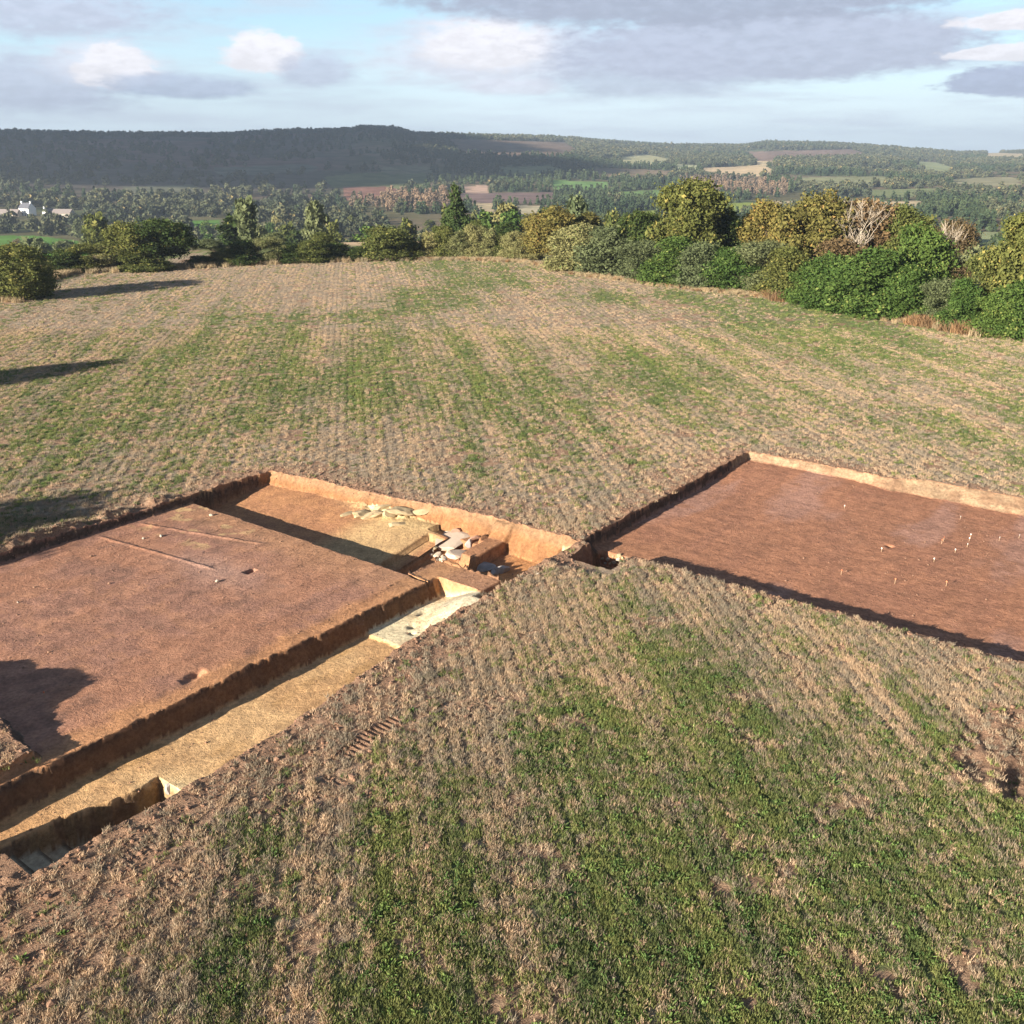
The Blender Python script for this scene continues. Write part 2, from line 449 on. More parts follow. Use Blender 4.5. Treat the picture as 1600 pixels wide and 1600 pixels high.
    wcol = np.where(bat[..., None] > 0, mixc(np.array([.255, .15, .08]) + c, (.25, .122, .055), sst(-z + .3 * (n2_ - .5), .1, .5)), wcol)
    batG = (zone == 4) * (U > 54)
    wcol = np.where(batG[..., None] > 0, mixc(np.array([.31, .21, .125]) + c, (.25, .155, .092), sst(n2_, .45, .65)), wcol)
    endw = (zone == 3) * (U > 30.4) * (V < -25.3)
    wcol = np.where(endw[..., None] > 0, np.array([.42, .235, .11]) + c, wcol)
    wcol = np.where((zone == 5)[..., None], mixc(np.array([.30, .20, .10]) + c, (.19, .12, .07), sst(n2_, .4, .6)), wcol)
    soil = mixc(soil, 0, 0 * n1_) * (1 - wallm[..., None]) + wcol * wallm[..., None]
    heapc = mixc(np.array([.34, .19, .115]) + c, (.22, .15, .09), sst(n2_, .45, .6))
    soil = mixc(soil, 0, 0 * n1_) * (1 - heap[..., None]) + heapc * heap[..., None]
    # field: how bare, how green
    bare = np.maximum(sst(dmin + 1.6 * (n2_ - .5) + .8 * (n1_ - .5), 1.5, .15) * .95, .62 * sst(dmin + 5 * (n1_ - .5), 3.4, .6))
    bare = np.maximum(bare, track)
    strip = sst(V - vC1 + 2.4 * (n1_ - .5), 6.5, 1.2) * sst(U, 31, 26) * sst(V, -26, -25)
    bare = np.maximum(bare, strip * sst(.5 * n2_ + .5 * n3_, .30, .50) * .9)
    bare = np.maximum(bare, sst(sc + .9 * (n2_ - .5), .3, .6) * .9)
    bare = np.maximum(bare, heap)
    bare = np.maximum(bare, .8 * sst(U, 13.5, 12.5) * sst(V, -27.9, -28.3) * (V > -40))
    cornr = sst(U, 24, 13) * sst(V, -15.5, -20.5)
    bare = np.maximum(bare, cornr * sst(.5 * n2_ + .5 * n3_, .40, .56) * .9)
    bare = np.maximum(bare, .8 * sst(n2_, .60, .70) * sst(V, -13, -19) * sst(U, 34, 22))
    bare = np.maximum(bare, .75 * sst(fbm(U, V, 1.2, 3, 97), .62, .72))
    side = np.clip((dmin < 7) * 1.0, 0, 1)
    ra = R(99.0)    # drill rows run a little left of straight away
    rx, ry = math.cos(ra), math.sin(ra)
    a_ = X * rx + Y * ry; b_ = X * ry - Y * rx
    g = .56 * fbm(a_ / 22, b_, 2.0, 4, 101) + .22 * fbm(a_ / 12, b_, .6, 3, 102) + .22 * fbm(X, Y, 1.0, 3, 104) + .6 * (fbm(X, Y, 16, 3, 103) - .5)
    for (px_, py_, s_, w_) in ((160, 600, 13, .13), (640, 590, 13, .11), (300, 530, 12, .08), (1000, 1450, 6, .05), (1300, 1350, 6, .03), (870, 1150, 2.5, .07), (1380, 640, 22, .03),
                               (200, 1450, 6, -.12), (600, 1050, 6, -.09), (620, 720, 9, -.13), (350, 690, 7, -.05), (300, 430, 22, -.16), (600, 440, 30, -.10), (120, 780, 7, .05),
                               (1500, 735, 8, -.13), (1250, 690, 8, -.03), (860, 950, 4.5, -.12), (1000, 600, 14, .0), (760, 440, 14, .1), (1500, 560, 14, -.03), (0, 470, 20, -.1)):
        gx, gy = px2ground(px_, py_)
        g = g + w_ * np.exp(-((X - gx) ** 2 + (Y - gy) ** 2) / s_ ** 2)
    g = g - .10 * sst(dmin, 5, 0)
    nearw = sst(r, 62, 38)
    green = np.clip(.44 - .05 * nearw + (2.6 + 1.5 * nearw) * (g - .5) + nearw * 1.3 * (fbm(a_ / 9, b_, .8, 3, 105) - .5), .04, .94) * (1 - bare)
    return z, zone, soil, green, bare, dmin, inside, heap


def build_mesh(name, verts, faces, mat=None, smooth=True, attrs=None):
    """verts (n,3); faces (m,3|4)"""
    me = bpy.data.meshes.new(name)
    n, kf = len(verts), faces.shape[1]
    me.vertices.add(n); me.vertices.foreach_set('co', np.ascontiguousarray(verts, dtype=np.float32).ravel())
    me.loops.add(faces.size); me.loops.foreach_set('vertex_index', np.ascontiguousarray(faces, dtype=np.int32).ravel())
    me.polygons.add(len(faces)); me.polygons.foreach_set('loop_start', np.arange(0, faces.size, kf, dtype=np.int32))
    me.polygons.foreach_set('loop_total', np.full(len(faces), kf, dtype=np.int32))
    me.polygons.foreach_set('use_smooth', np.full(len(faces), smooth, dtype=bool))
    for an, (dom, typ, data) in (attrs or {}).items():
        at = me.attributes.new(an, typ, dom)
        if typ == 'FLOAT': at.data.foreach_set('value', np.ascontiguousarray(data, dtype=np.float32).ravel())
        elif typ == 'INT': at.data.foreach_set('value', np.ascontiguousarray(data, dtype=np.int32).ravel())
        elif typ == 'FLOAT_COLOR':
            d4 = np.ones((len(data), 4), dtype=np.float32); d4[:, :3] = data
            at.data.foreach_set('color', d4.ravel())
    me.update(calc_edges=True)
    if mat: me.materials.append(mat)
    return me


def link(name, me, parent=None):
    o = bpy.data.objects.new(name, me); COL.objects.link(o)
    if parent is not None: o.parent = parent
    return o


def tag(o, label=None, cat=None, group=None, kind=None):
    if label: o['label'] = label
    if cat: o['category'] = cat
    if group: o['group'] = group
    if kind: o['kind'] = kind
    return o


# ------------------------------------------------------------------ ground materials
def mat_field():
    m, q, out = new_mat('field_ground')
    geo = q.node('ShaderNodeNewGeometry').outputs['Position']
    rows = q.mapping(geo, rot=(0, 0, R(-99)), scale=(1, 1, 1))
    g = q.attr('green'); b = q.attr('bare'); soil = q.attr('soil', 'Color')
    rowst = q.mapping(rows, scale=(.045, 1.5, 1))
    nr = q.noise(rowst, 1.0, 6, .68)
    nf = q.noise(geo, 5.0, 6, .7)
    nvf = q.noise(geo, 19.0, 4, .7)
    straw = q.mix(q.ramp(nf, .35, .65), (.26, .19, .135), (.42, .335, .24))
    straw = q.mix(q.ramp(nvf, .55, .75), straw, (.50, .41, .29))
    gr = q.mix(q.ramp(nvf, .35, .65), (.115, .14, .058), (.215, .235, .10))
    f = q.math('ADD', q.math('MULTIPLY', g, 1.05), q.math('MULTIPLY', q.math('SUBTRACT', nr, .5), 1.9))
    f = q.math('ADD', f, q.math('MULTIPLY', q.math('SUBTRACT', nf, .5), .8))
    f = q.ramp(f, .12, .80)
    c = q.mix(f, straw, gr)
    # close-set drill lines
    wv = q.node('ShaderNodeTexWave', wave_type='BANDS', bands_direction='Y'); q.l.new(rows, wv.inputs[0])
    wv.inputs['Scale'].default_value = 0.5067; wv.inputs['Distortion'].default_value = .7; wv.inputs['Detail'].default_value = 2
    wv.inputs['Detail Scale'].default_value = .6
    lines = q.math('MULTIPLY', q.ramp(wv.outputs['Fac'], .45, .95), q.ramp(q.noise(geo, .05, 3), .38, .62, .45, 1.0))
    c = q.mix(q.math('MULTIPLY', lines, .38), c, (.12, .11, .055))
    sc = q.mix(q.ramp(nvf, .3, .7), (.21, .115, .07), (.40, .235, .145))
    c = q.mix(q.math('MULTIPLY', b, .9), c, sc)
    bs = q.node('ShaderNodeBsdfDiffuse'); q.put(bs.inputs[0], c)
    bmp = q.node('ShaderNodeBump'); bmp.inputs['Strength'].default_value = 1.0; bmp.inputs['Distance'].default_value = .16
    q.put(bmp.inputs['Height'], q.math('ADD', nf, q.math('MULTIPLY', nvf, .5)))
    q.l.new(bmp.outputs[0], bs.inputs['Normal'])
    q.l.new(bs.outputs[0], out.inputs[0])
    return m


def mat_soil(streak=.12):
    m, q, out = new_mat('dug_soil')
    geo = q.node('ShaderNodeNewGeometry').outputs['Position']
    soil = q.attr('soil', 'Color')
    nf = q.noise(geo, 7.0, 6, .68); nv = q.noise(geo, 24.0, 3, .7)
    st = q.noise(q.mapping(q.mapping(geo, rot=(0, 0, R(37.5))), scale=(.45, 2.6, 1)), 1.3, 5, .65)
    c = q.mix(q.ramp(nf, .3, .7), (.74, .72, .70), (1.18, 1.18, 1.18))
    c = q.mix(1.0, soil, c, 'MULTIPLY')
    c2 = q.mix(q.ramp(st, .35, .7), (1 - streak,) * 3, (1 + streak,) * 3)
    c3 = q.mix(q.ramp(q.noise(geo, 1.7, 5, .6), .35, .65), (.86, .86, .87), (1.12, 1.12, 1.1))
    c = q.mix(1.0, c, c3, 'MULTIPLY')
    c = q.mix(1.0, c, c2, 'MULTIPLY')
    c = q.mix(q.math('MULTIPLY', q.ramp(nv, .68, .78), .25), c, (.52, .40, .28))
    c = q.mix(q.math('MULTIPLY', q.ramp(nv, .34, .26), .5), c, (.10, .06, .04))
    bs = q.node('ShaderNodeBsdfPrincipled'); q.put(bs.inputs['Base Color'], c); bs.inputs['Roughness'].default_value = .95
    bs.inputs['Specular IOR Level'].default_value = .15
    bmp = q.node('ShaderNodeBump'); bmp.inputs['Strength'].default_value = .75; bmp.inputs['Distance'].default_value = .075
    q.put(bmp.inputs['Height'], q.math('ADD', q.math('ADD', nf, q.math('MULTIPLY', nv, .45)), q.math('MULTIPLY', st, streak * 3)))
    q.l.new(bmp.outputs[0], bs.inputs['Normal'])
    q.l.new(bs.outputs[0], out.inputs[0])
    return m


M_FIELD, M_SOIL, M_SOIL2 = mat_field(), mat_soil(.02), mat_soil(.13)


# ------------------------------------------------------------------ near ground: one height field, fine over the dig
def axis(pts):
    out = []
    for a, b, s0, s1 in pts:
        x = a
        while x < b - 1e-6:
            f = (x - a) / (b - a); out.append(x); x += s0 + (s1 - s0) * f
    return np.array(out)


ua = axis([(-170, 0, 3.5, .35), (0, 6, .3, .07), (6, 40, .06, .065), (40, 58, .085, .085), (58, 70, .1, .5), (70, 245, .5, 2.6)])
va = axis([(-250, -60, 3, .6), (-60, -47, .5, .08), (-47, -17, .06, .06), (-17, 6, .1, .1), (6, 20, .12, .6), (20, 150, .6, 3)])
UU, VV = np.meshgrid(ua, va, indexing='ij')
Z, ZN, SOIL, GREEN, BARE, DMIN, INS, HEAP = ground(UU, VV)
GX, GY = xy(UU, VV)
verts = np.stack([GX, GY, Z], -1).reshape(-1, 3)
nu, nv_ = UU.shape
idx = np.arange(nu * nv_).reshape(nu, nv_)
F4 = np.stack([idx[:-1, :-1], idx[:-1, 1:], idx[1:, 1:], idx[1:, :-1]], -1).reshape(-1, 4)[:, ::-1]
zf = np.maximum.reduce([ZN[:-1, :-1], ZN[:-1, 1:], ZN[1:, 1:], ZN[1:, :-1]])
zf = np.where(zf > 0, ZN[:-1, :-1] * (ZN[:-1, :-1] > 0) + zf * (ZN[:-1, :-1] == 0), 0).reshape(-1)
rc = np.hypot(GX[:-1, :-1], GY[:-1, :-1]).reshape(-1)
azc = np.degrees(np.arctan2(GX[:-1, :-1], GY[:-1, :-1])).reshape(-1)
keep = rc < field_r0(azc) + 30
s_, g_, b_ = SOIL.reshape(-1, 3), GREEN.reshape(-1), BARE.reshape(-1)
for zone, name, mat in ((0, 'field', M_FIELD), (1, 'excavated_area', M_SOIL), (2, 'trench', M_SOIL), (3, 'trench', M_SOIL), (4, 'excavated_area', M_SOIL2), (5, 'sondage', M_SOIL)):
    fs = F4[(zf == zone) & keep]
    used = np.zeros(len(verts), bool); used[fs.ravel()] = True
    mp = np.cumsum(used) - 1
    me = build_mesh(name, verts[used], mp[fs], mat, True, {'soil': ('POINT', 'FLOAT_COLOR', s_[used]), 'green': ('POINT', 'FLOAT', g_[used]), 'bare': ('POINT', 'FLOAT', b_[used])})
    tag(link(name, me), kind='structure')


def gz(x, y):
    """ground height at world points (bilinear on the built grid)"""
    u, v = uv(np.asarray(x, float), np.asarray(y, float))
    i = np.clip(np.searchsorted(ua, u) - 1, 0, nu - 2); j = np.clip(np.searchsorted(va, v) - 1, 0, nv_ - 2)
    fu = np.clip((u - ua[i]) / (ua[i + 1] - ua[i]), 0, 1); fv = np.clip((v - va[j]) / (va[j + 1] - va[j]), 0, 1)
    return (Z[i, j] * (1 - fu) + Z[i + 1, j] * fu) * (1 - fv) + (Z[i, j + 1] * (1 - fu) + Z[i + 1, j + 1] * fu) * fv


def gsample(A, x, y):
    u, v = uv(np.asarray(x, float), np.asarray(y, float))
    i = np.clip(np.searchsorted(ua, u) - 1, 0, nu - 2); j = np.clip(np.searchsorted(va, v) - 1, 0, nv_ - 2)
    return A[i, j]


def anyz(x, y):
    x, y = np.asarray(x, float), np.asarray(y, float)
    r = np.hypot(x, y); az = np.degrees(np.arctan2(x, y))
    return np.where(r < field_r0(az) + 25, gz(x, y), far_h(x, y) - .2)


# ------------------------------------------------------------------ far terrain
def pip(px, py, poly):
    ins = np.zeros(px.shape, bool); n = len(poly)
    for i in range(n):
        x1, y1 = poly[i]; x2, y2 = poly[(i + 1) % n]
        c = ((y1 > py) != (y2 > py)) & (px < (x2 - x1) * (py - y1) / (y2 - y1 + 1e-9) + x1)
        ins ^= c
    return ins


GREENF, OLIVE, REDP, TAN, PURP, YG, PGREEN = (.085, .17, .035), (.13, .14, .065), (.20, .105, .08), (.42, .33, .20), (.16, .11, .10), (.24, .28, .07), (.25, .27, .14)
CROPS = [  # outline of each far field and its crop; None = tall red poplars
    ([(-80, 366), (60, 368), (150, 380), (240, 372), (250, 386), (60, 400), (-80, 400)], GREENF),
    ([(290, 345), (345, 343), (340, 352), (290, 354)], GREENF),
    ([(505, 276), (560, 270), (664, 268), (672, 288), (600, 292), (520, 288)], OLIVE),
    ([(330, 262), (480, 256), (500, 262), (350, 270)], (.12, .115, .085)),
    ([(535, 292), (600, 291), (645, 300), (610, 309), (538, 308)], REDP),
    ([(722, 290), (762, 290), (764, 300), (728, 300)], (.40, .27, .20)),
    ([(690, 302), (868, 300), (866, 314), (700, 312)], PURP),
    ([(738, 316), (775, 318), (770, 328), (735, 325)], TAN), ([(810, 320), (850, 322), (845, 332), (812, 330)], (.40, .34, .22)),
    ([(860, 281), (950, 284), (948, 293), (866, 292)], (.13, .22, .07)),
    ([(968, 246), (1005, 240), (1056, 250), (1030, 255), (976, 254)], (.33, .31, .17)),
    ([(1098, 262), (1150, 260), (1196, 257), (1210, 268), (1150, 274), (1105, 270)], (.48, .36, .22)),
    ([(1180, 250), (1212, 251), (1208, 256), (1184, 255)], TAN), ([(1050, 256), (1090, 258), (1095, 263), (1058, 261)], (.34, .34, .2)),
    ([(1425, 252), (1460, 253), (1505, 266), (1450, 264)], PGREEN),
    ([(1540, 238), (1600, 240), (1600, 246), (1545, 245)], TAN),
    ([(840, 345), (930, 335), (935, 345), (850, 352)], YG),
    ([(1118, 318), (1170, 316), (1200, 318), (1195, 332), (1120, 330)], YG),
    ([(1200, 313), (1440, 314), (1440, 321), (1200, 322)], TAN),
    ([(990, 330), (1030, 328), (1030, 336), (990, 338)], YG),
    ([(520, 378), (560, 372), (670, 364), (690, 374), (600, 384), (520, 388)], (.46, .33, .21)),
    ([(296, 393), (345, 390), (345, 398), (296, 400)], (.46, .33, .21)),
    ([(1160, 237), (1330, 233), (1360, 242), (1180, 247)], (.20, .135, .105)), ([(930, 262), (1060, 267), (1040, 275), (925, 272)], (.20, .15, .10)),
    ([(1250, 277), (1380, 275), (1405, 286), (1260, 288)], (.21, .21, .11)), ([(1350, 297), (1480, 293), (1500, 301), (1360, 305)], (.17, .19, .09)),
    ([(1480, 280), (1580, 276), (1600, 284), (1500, 288)], (.24, .22, .13)), ([(780, 262), (860, 258), (880, 266), (790, 270)], (.17, .18, .09)),
    ([(960, 300), (1030, 296), (1040, 303), (965, 308)], (.13, .20, .07)), ([(190, 292), (300, 288), (320, 296), (200, 300)], (.12, .12, .08)), ([(590, 262), (650, 258), (690, 264), (610, 268)], (.16, .15, .09)),
    ([(1480, 362), (1620, 362), (1620, 374), (1480, 374)], PGREEN),
    ([(700, 217), (880, 222), (905, 235), (860, 241), (720, 236)], (.16, .11, .08)),
]
POPL = [[(596, 308), (640, 304), (700, 304), (702, 326), (600, 330)], [(1062, 284), (1140, 282), (1232, 290), (1230, 306), (1080, 303)], [(545, 318), (600, 312), (600, 325), (550, 330)]]


def crop_of(X, Y, Zt):
    px, py = proj(X, Y, Zt); px2_, py2_ = proj(X, Y, Zt + np.minimum(8, np.hypot(X, Y) * .0026))
    out = np.full(X.shape, -1); pop = np.zeros(X.shape, bool)
    for i, (pl, c_) in enumerate(CROPS): out[pip(px, py, pl) | pip(px2_, py2_, pl)] = i
    for pl in POPL: pop |= pip(px, py, pl)
    return out, pop


azs = np.radians(np.arange(-62, 62, .11)); rs = [100.0]
while rs[-1] < 7000: rs.append(rs[-1] * 1.0115)
rs = np.array(rs)
RR, AA = np.meshgrid(rs, azs, indexing='ij')
FX, FY = RR * np.sin(AA), RR * np.cos(AA)
FZ = far_h(FX, FY)
crop, pop = crop_of(FX, FY, FZ)
r0g = field_r0(np.degrees(AA))
FZ = FZ - .2 - .6 * sst(RR, r0g + 25, r0g + 10)
base = np.zeros(FX.shape + (3,)) + np.array([.105, .095, .052])
base = mixc(base, (.15, .115, .075), sst(fbm(FX, FY, 260, 4, 201), .45, .6))
base = mixc(base, (.075, .088, .042), sst(fbm(FX, FY, 120, 4, 202), .5, .62))
lefth = sst(np.degrees(AA), -6, -12) * sst(RR, 900, 1200)
base = mixc(base, (.085, .068, .060), lefth * .9)
base = mixc(base, (.14, .085, .07), lefth * sst(fbm(FX, FY, 300, 3, 203), .5, .6) * .8)
for i, (pl, c_) in enumerate(CROPS): base[crop == i] = c_
fi = np.arange(FX.size).reshape(FX.shape)
FF = np.stack([fi[:-1, :-1], fi[:-1, 1:], fi[1:, 1:], fi[1:, :-1]], -1).reshape(-1, 4)
kf = (RR[:-1, :-1] > r0g[:-1, :-1] + 12).reshape(-1)
FF = FF[kf][:, ::-1]


def mat_far():
    m, q, out = new_mat('far_land')
    geo = q.node('ShaderNodeNewGeometry').outputs['Position']
    c = q.attr('soil', 'Color')
    n = q.noise(geo, .035, 7, .65)
    c = q.mix(1.0, c, q.mix(q.ramp(n, .35, .65), (.78, .80, .78), (1.2, 1.18, 1.15)), 'MULTIPLY')
    bs = q.node('ShaderNodeBsdfDiffuse'); q.put(bs.inputs[0], c)
    q.l.new(bs.outputs[0], out.inputs[0]); return m


usedf = np.zeros(FX.size, bool); usedf[FF.ravel()] = True; mpf = np.cumsum(usedf) - 1
me = build_mesh('hills', np.stack([FX, FY, FZ], -1).reshape(-1, 3)[usedf], mpf[FF], mat_far(), True, {'soil': ('POINT', 'FLOAT_COLOR', base.reshape(-1, 3)[usedf])})
tag(link('hills', me), kind='structure')


# ------------------------------------------------------------------ vegetation
def mat_leaf(name, a, b, trans=.25, instancer=False, alt=None):
    m, q, out = new_mat(name)
    t = q.attr('tint')
    c = q.mix(q.ramp(t, 0, 1, smooth=False), a, b)
    if alt is not None:
        c = q.mix(q.ramp(t, .80, .92), c, alt)
    if instancer:
        it = q.attr('itint', 'Fac', 'INSTANCER')
        c = q.mix(1.0, c, q.mix(it, (.72, .78, .80), (1.32, 1.22, 1.10)), 'MULTIPLY')
    else:
        rnd = q.node('ShaderNodeObjectInfo').outputs['Random']
        c = q.mix(1.0, c, q.mix(rnd, (.82, .88, .85), (1.18, 1.12, 1.05)), 'MULTIPLY')
    d = q.node('ShaderNodeBsdfDiffuse'); q.put(d.inputs[0], c)
    if trans > 0:
        tr = q.node('ShaderNodeBsdfTranslucent'); q.put(tr.inputs[0], c)
        mx = q.node('ShaderNodeMixShader'); mx.inputs[0].default_value = trans
        q.l.new(d.outputs[0], mx.inputs[1]); q.l.new(tr.outputs[0], mx.inputs[2]); q.l.new(mx.outputs[0], out.inputs[0])
    else:
        q.l.new(d.outputs[0], out.inputs[0])
    return m


def mat_plain(name, c, c2=None, scale=8, rough=.9):
    m, q, out = new_mat(name)
    geo = q.node('ShaderNodeTexCoord').outputs['Object']
    n = q.noise(geo, scale, 5, .6)
    cc = q.mix(q.ramp(n, .3, .7), c, c2 or tuple(v * .7 for v in c))
    bs = q.node('ShaderNodeBsdfPrincipled'); q.put(bs.inputs['Base Color'], cc); bs.inputs['Roughness'].default_value = rough
    bs.inputs['Specular IOR Level'].default_value = .2
    bmp = q.node('ShaderNodeBump'); bmp.inputs['Strength'].default_value = .5; bmp.inputs['Distance'].default_value = .03
    q.put(bmp.inputs['Height'], n); q.l.new(bmp.outputs[0], bs.inputs['Normal'])
    q.l.new(bs.outputs[0], out.inputs[0]); return m


LEAF = {
    'green': mat_leaf('leaf_green', (.040, .074, .020), (.108, .158, .040), alt=(.20, .22, .065)),
    'dark': mat_leaf('leaf_dark', (.028, .045, .016), (.075, .10, .030), alt=(.14, .13, .04)),
    'olive': mat_leaf('leaf_olive', (.052, .066, .020), (.150, .158, .050), alt=(.24, .21, .065)),
    'gold': mat_leaf('leaf_gold', (.080, .080, .025), (.215, .178, .058), alt=(.27, .17, .06)),
    'rust': mat_leaf('leaf_rust', (.085, .062, .032), (.185, .125, .068), alt=(.16, .17, .05)),
    'grey': mat_leaf('leaf_grey', (.075, .090, .042), (.165, .180, .088)),
    'pale': mat_leaf('leaf_pale', (.14, .14, .058), (.29, .265, .12), alt=(.14, .19, .06)),
    'conifer': mat_leaf('leaf_conifer', (.030, .052, .018), (.080, .105, .035), .1),
    'straw': mat_leaf('leaf_straw', (.30, .19, .10), (.48, .33, .19)),
}
M_BARK = mat_plain('bark', (.16, .12, .085), (.09, .07, .05))
M_PALEBARK = mat_plain('pale_bark', (.42, .35, .26), (.34, .28, .21))


def tubes(segs, sides=6):
    """segs: list of (p0, p1, r0, r1) -> verts, quads"""
    V_, F_ = [], []
    ang = np.linspace(0, 2 * math.pi, sides, endpoint=False)
    for p0, p1, r0, r1 in segs:
        p0, p1 = np.array(p0, float), np.array(p1, float)
        d = p1 - p0; L = np.linalg.norm(d) or 1; d /= L
        a = np.cross(d, [0, 0, 1] if abs(d[2]) < .9 else [1, 0, 0]); a /= np.linalg.norm(a); b = np.cross(d, a)
        ring = np.outer(np.cos(ang), a) + np.outer(np.sin(ang), b)
        o = len(V_) * sides
        V_ += [p0 + ring * r0, p1 + ring * r1]
        for i in range(sides):
            j = (i + 1) % sides
            F_.append((o + i, o + j, o + sides + j, o + sides + i))
    return np.concatenate(V_), np.array(F_)


def trunk_mesh(name, H, h0, r, rg, limbs=7, mat=None, spread=.35):
    segs = []; p = np.array([0, 0, -.3]); top = h0; steps = 5
    for i in range(steps):
        pn = np.array([rg.normal(0, .05) * H * .25, rg.normal(0, .05) * H * .25, (top) * (i + 1) / steps])
        segs.append((p, pn, r * (1.25 if i == 0 else 1 - .12 * i), r * (1 - .12 * (i + 1)))); p = pn
    for i in range(limbs):
        a = rg.uniform(0, 2 * math.pi); s = np.array([p[0], p[1], top * rg.uniform(.55, 1.0)])
        e = s + np.array([math.cos(a) * spread * H * .5, math.sin(a) * spread * H * .5, H * rg.uniform(.12, .35)])
        m = (s + e) / 2 + np.array([0, 0, -.03 * H])
        segs += [(s, m, r * .5, r * .32), (m, e, r * .32, r * .1)]
        for k_ in range(2):
            e2 = e + np.array([rg.normal(0, .1) * H, rg.normal(0, .1) * H, H * rg.uniform(.03, .15)])
            segs.append((m if k_ else e, e2, r * .15, r * .04))
    v, f = tubes(segs)
    return build_mesh(name, v, f, mat or M_BARK)


def bare_mesh(name, H, r, rg, mat):
    segs = []

    def grow(p, d, L, rad, dep):
        n = 3; q0 = p
        for i in range(n):
            d2 = d + np.array([rg.normal(0, .10), rg.normal(0, .10), .03]); d2 /= np.linalg.norm(d2)
            q1 = q0 + d2 * L / n; segs.append((q0, q1, rad * (1 - .25 * i / n), rad * (1 - .25 * (i + 1) / n))); q0 = q1; d = d2
            if dep > 0 and i > 0:
                for _ in range(2):
                    a = rg.uniform(0, 2 * math.pi); sp = np.array([math.cos(a), math.sin(a), rg.uniform(.25, .7)])
                    dd = d * .5 + sp * .75; dd /= np.linalg.norm(dd)
                    grow(q1, dd, L * rg.uniform(.5, .75), rad * .5, dep - 1)
        if dep > 0: grow(q0, d, L * .7, rad * .7, dep - 1)
    grow(np.array([0, 0, 0.]), np.array([0, 0, 1.]), H * .42, r, 4)
    v, f = tubes(segs, 4)
    v = v * np.array([1, 1, H / v[:, 2].max()])
    return build_mesh(name, v, f, mat)


def crown_mesh(name, lobes, ncl, per, leaf, rg, mat=None, clr=.45, fill=.35, squash=1.0):
    """leaf clumps spread through overlapping lobes (cx,cy,cz,rx,ry,rz)"""
    L = np.array(lobes, float)
    w = (L[:, 3] * L[:, 4] + L[:, 3] * L[:, 5]) ** 1.0; w /= w.sum()
    li = rg.choice(len(L), ncl, p=w)
    d = rg.normal(size=(ncl, 3)); d /= np.linalg.norm(d, axis=1)[:, None]
    rad = 1 - fill * rg.random(ncl) ** 1.6 + rg.normal(0, .045, ncl)
    C = L[li, :3] + d * L[li, 3:] * rad[:, None]
    ct = rg.random(ncl)
    n = ncl * per
    ci = np.repeat(np.arange(ncl), per)
    P = C[ci] + rg.normal(0, clr, (n, 3)) * np.array([1, 1, .75])
    P[:, 2] = np.maximum(P[:, 2], .02)
    nor = d[ci] * .9 + rg.normal(0, .75, (n, 3)); nor /= np.linalg.norm(nor, axis=1)[:, None]
    a = np.cross(nor, rg.normal(size=(n, 3))); a /= np.linalg.norm(a, axis=1)[:, None] + 1e-9; b = np.cross(nor, a)
    s = leaf * np.clip(rg.lognormal(-.1, .38, n), .4, 2.2)[:, None]
    v = np.stack([P - a * s * .6, P + b * s * .38, P + a * s * .6, P - b * s * .38], 1).reshape(-1, 3)
    f = np.arange(4 * n).reshape(-1, 4)
    t = np.clip(.6 * ct[ci] + .4 * rg.random(n), 0, 1)
    return build_mesh(name, v, f, mat, False, {'tint': ('FACE', 'FLOAT', t)})


def lobes_round(rg, n, W_, H_, z0, r):
    out = []
    for i in range(n):
        a = rg.uniform(0, 2 * math.pi); k_ = rg.uniform(0, 1); zz = rg.uniform(0, 1)
        prof = math.sqrt(max(0, 1 - (2 * zz - .75) ** 2 / 1.6))
        rr = r * (rg.uniform(.35, .75) if i % 3 == 0 else rg.uniform(.7, 1.3))
        out.append((math.cos(a) * (W_ / 2 - rr) * k_ ** .5 * prof, math.sin(a) * (W_ / 2 - rr) * k_ ** .5 * prof, z0 + rr * .7 + (H_ - z0 - 1.6 * rr) * zz, rr, rr, rr * .85))
    return out


rgv = np.random.default_rng(42)
CR = {}
# every crown is 10 m high and 8 m wide (shrubs 10 x 10) before it is scaled to the plant in the picture
for i in range(3):
    CR['oak%d' % i] = crown_mesh('oak_crown', lobes_round(rgv, 26, 9.6, 10, 1.2, 1.6), 900, 34, .245, rgv, clr=.36, fill=.5)
for i in range(3):
    CR['shrub%d' % i] = crown_mesh('shrub_crown', lobes_round(rgv, 22, 10, 10, .0, 1.9) + [(math.cos(a) * 3.2, math.sin(a) * 3.2, 1.5, 1.7, 1.7, 1.6) for a in np.linspace(0, 5.6, 8)], 1000, 34, .27, rgv, clr=.42, fill=.45)
CR['round'] = crown_mesh('round_crown', [(0, 0, 4.6, 4.6, 4.6, 4.9), (1.5, 1, 6, 3.2, 3, 3.6), (-1.6, -1, 3.2, 3.6, 3.3, 3.1), (0, 0, 2.2, 4.2, 4.2, 2.3)], 1250, 32, .25, rgv, clr=.34, fill=.2)
CR['airy'] = crown_mesh('airy_crown', lobes_round(rgv, 26, 10, 10, .4, 1.3), 900, 24, .22, rgv, clr=.45, fill=.8)
hl = []
for k_ in range(13):
    z_ = 1.0 + k_ * .68; w_ = 3.4 * (1 - k_ / 14.5) * (1 if k_ % 2 else .8)
    for a in np.linspace(0, 2 * math.pi, 6)[:-1] + rgv.uniform(0, 1): hl.append((math.cos(a) * w_ * .6, math.sin(a) * w_ * .6, z_, w_ * .5, w_ * .5, .35))
hl.append((0, 0, 9.5, .4, .4, .7))
CR['conifer'] = crown_mesh('conifer_crown', hl, 620, 26, .28, rgv, clr=.22, fill=.6)
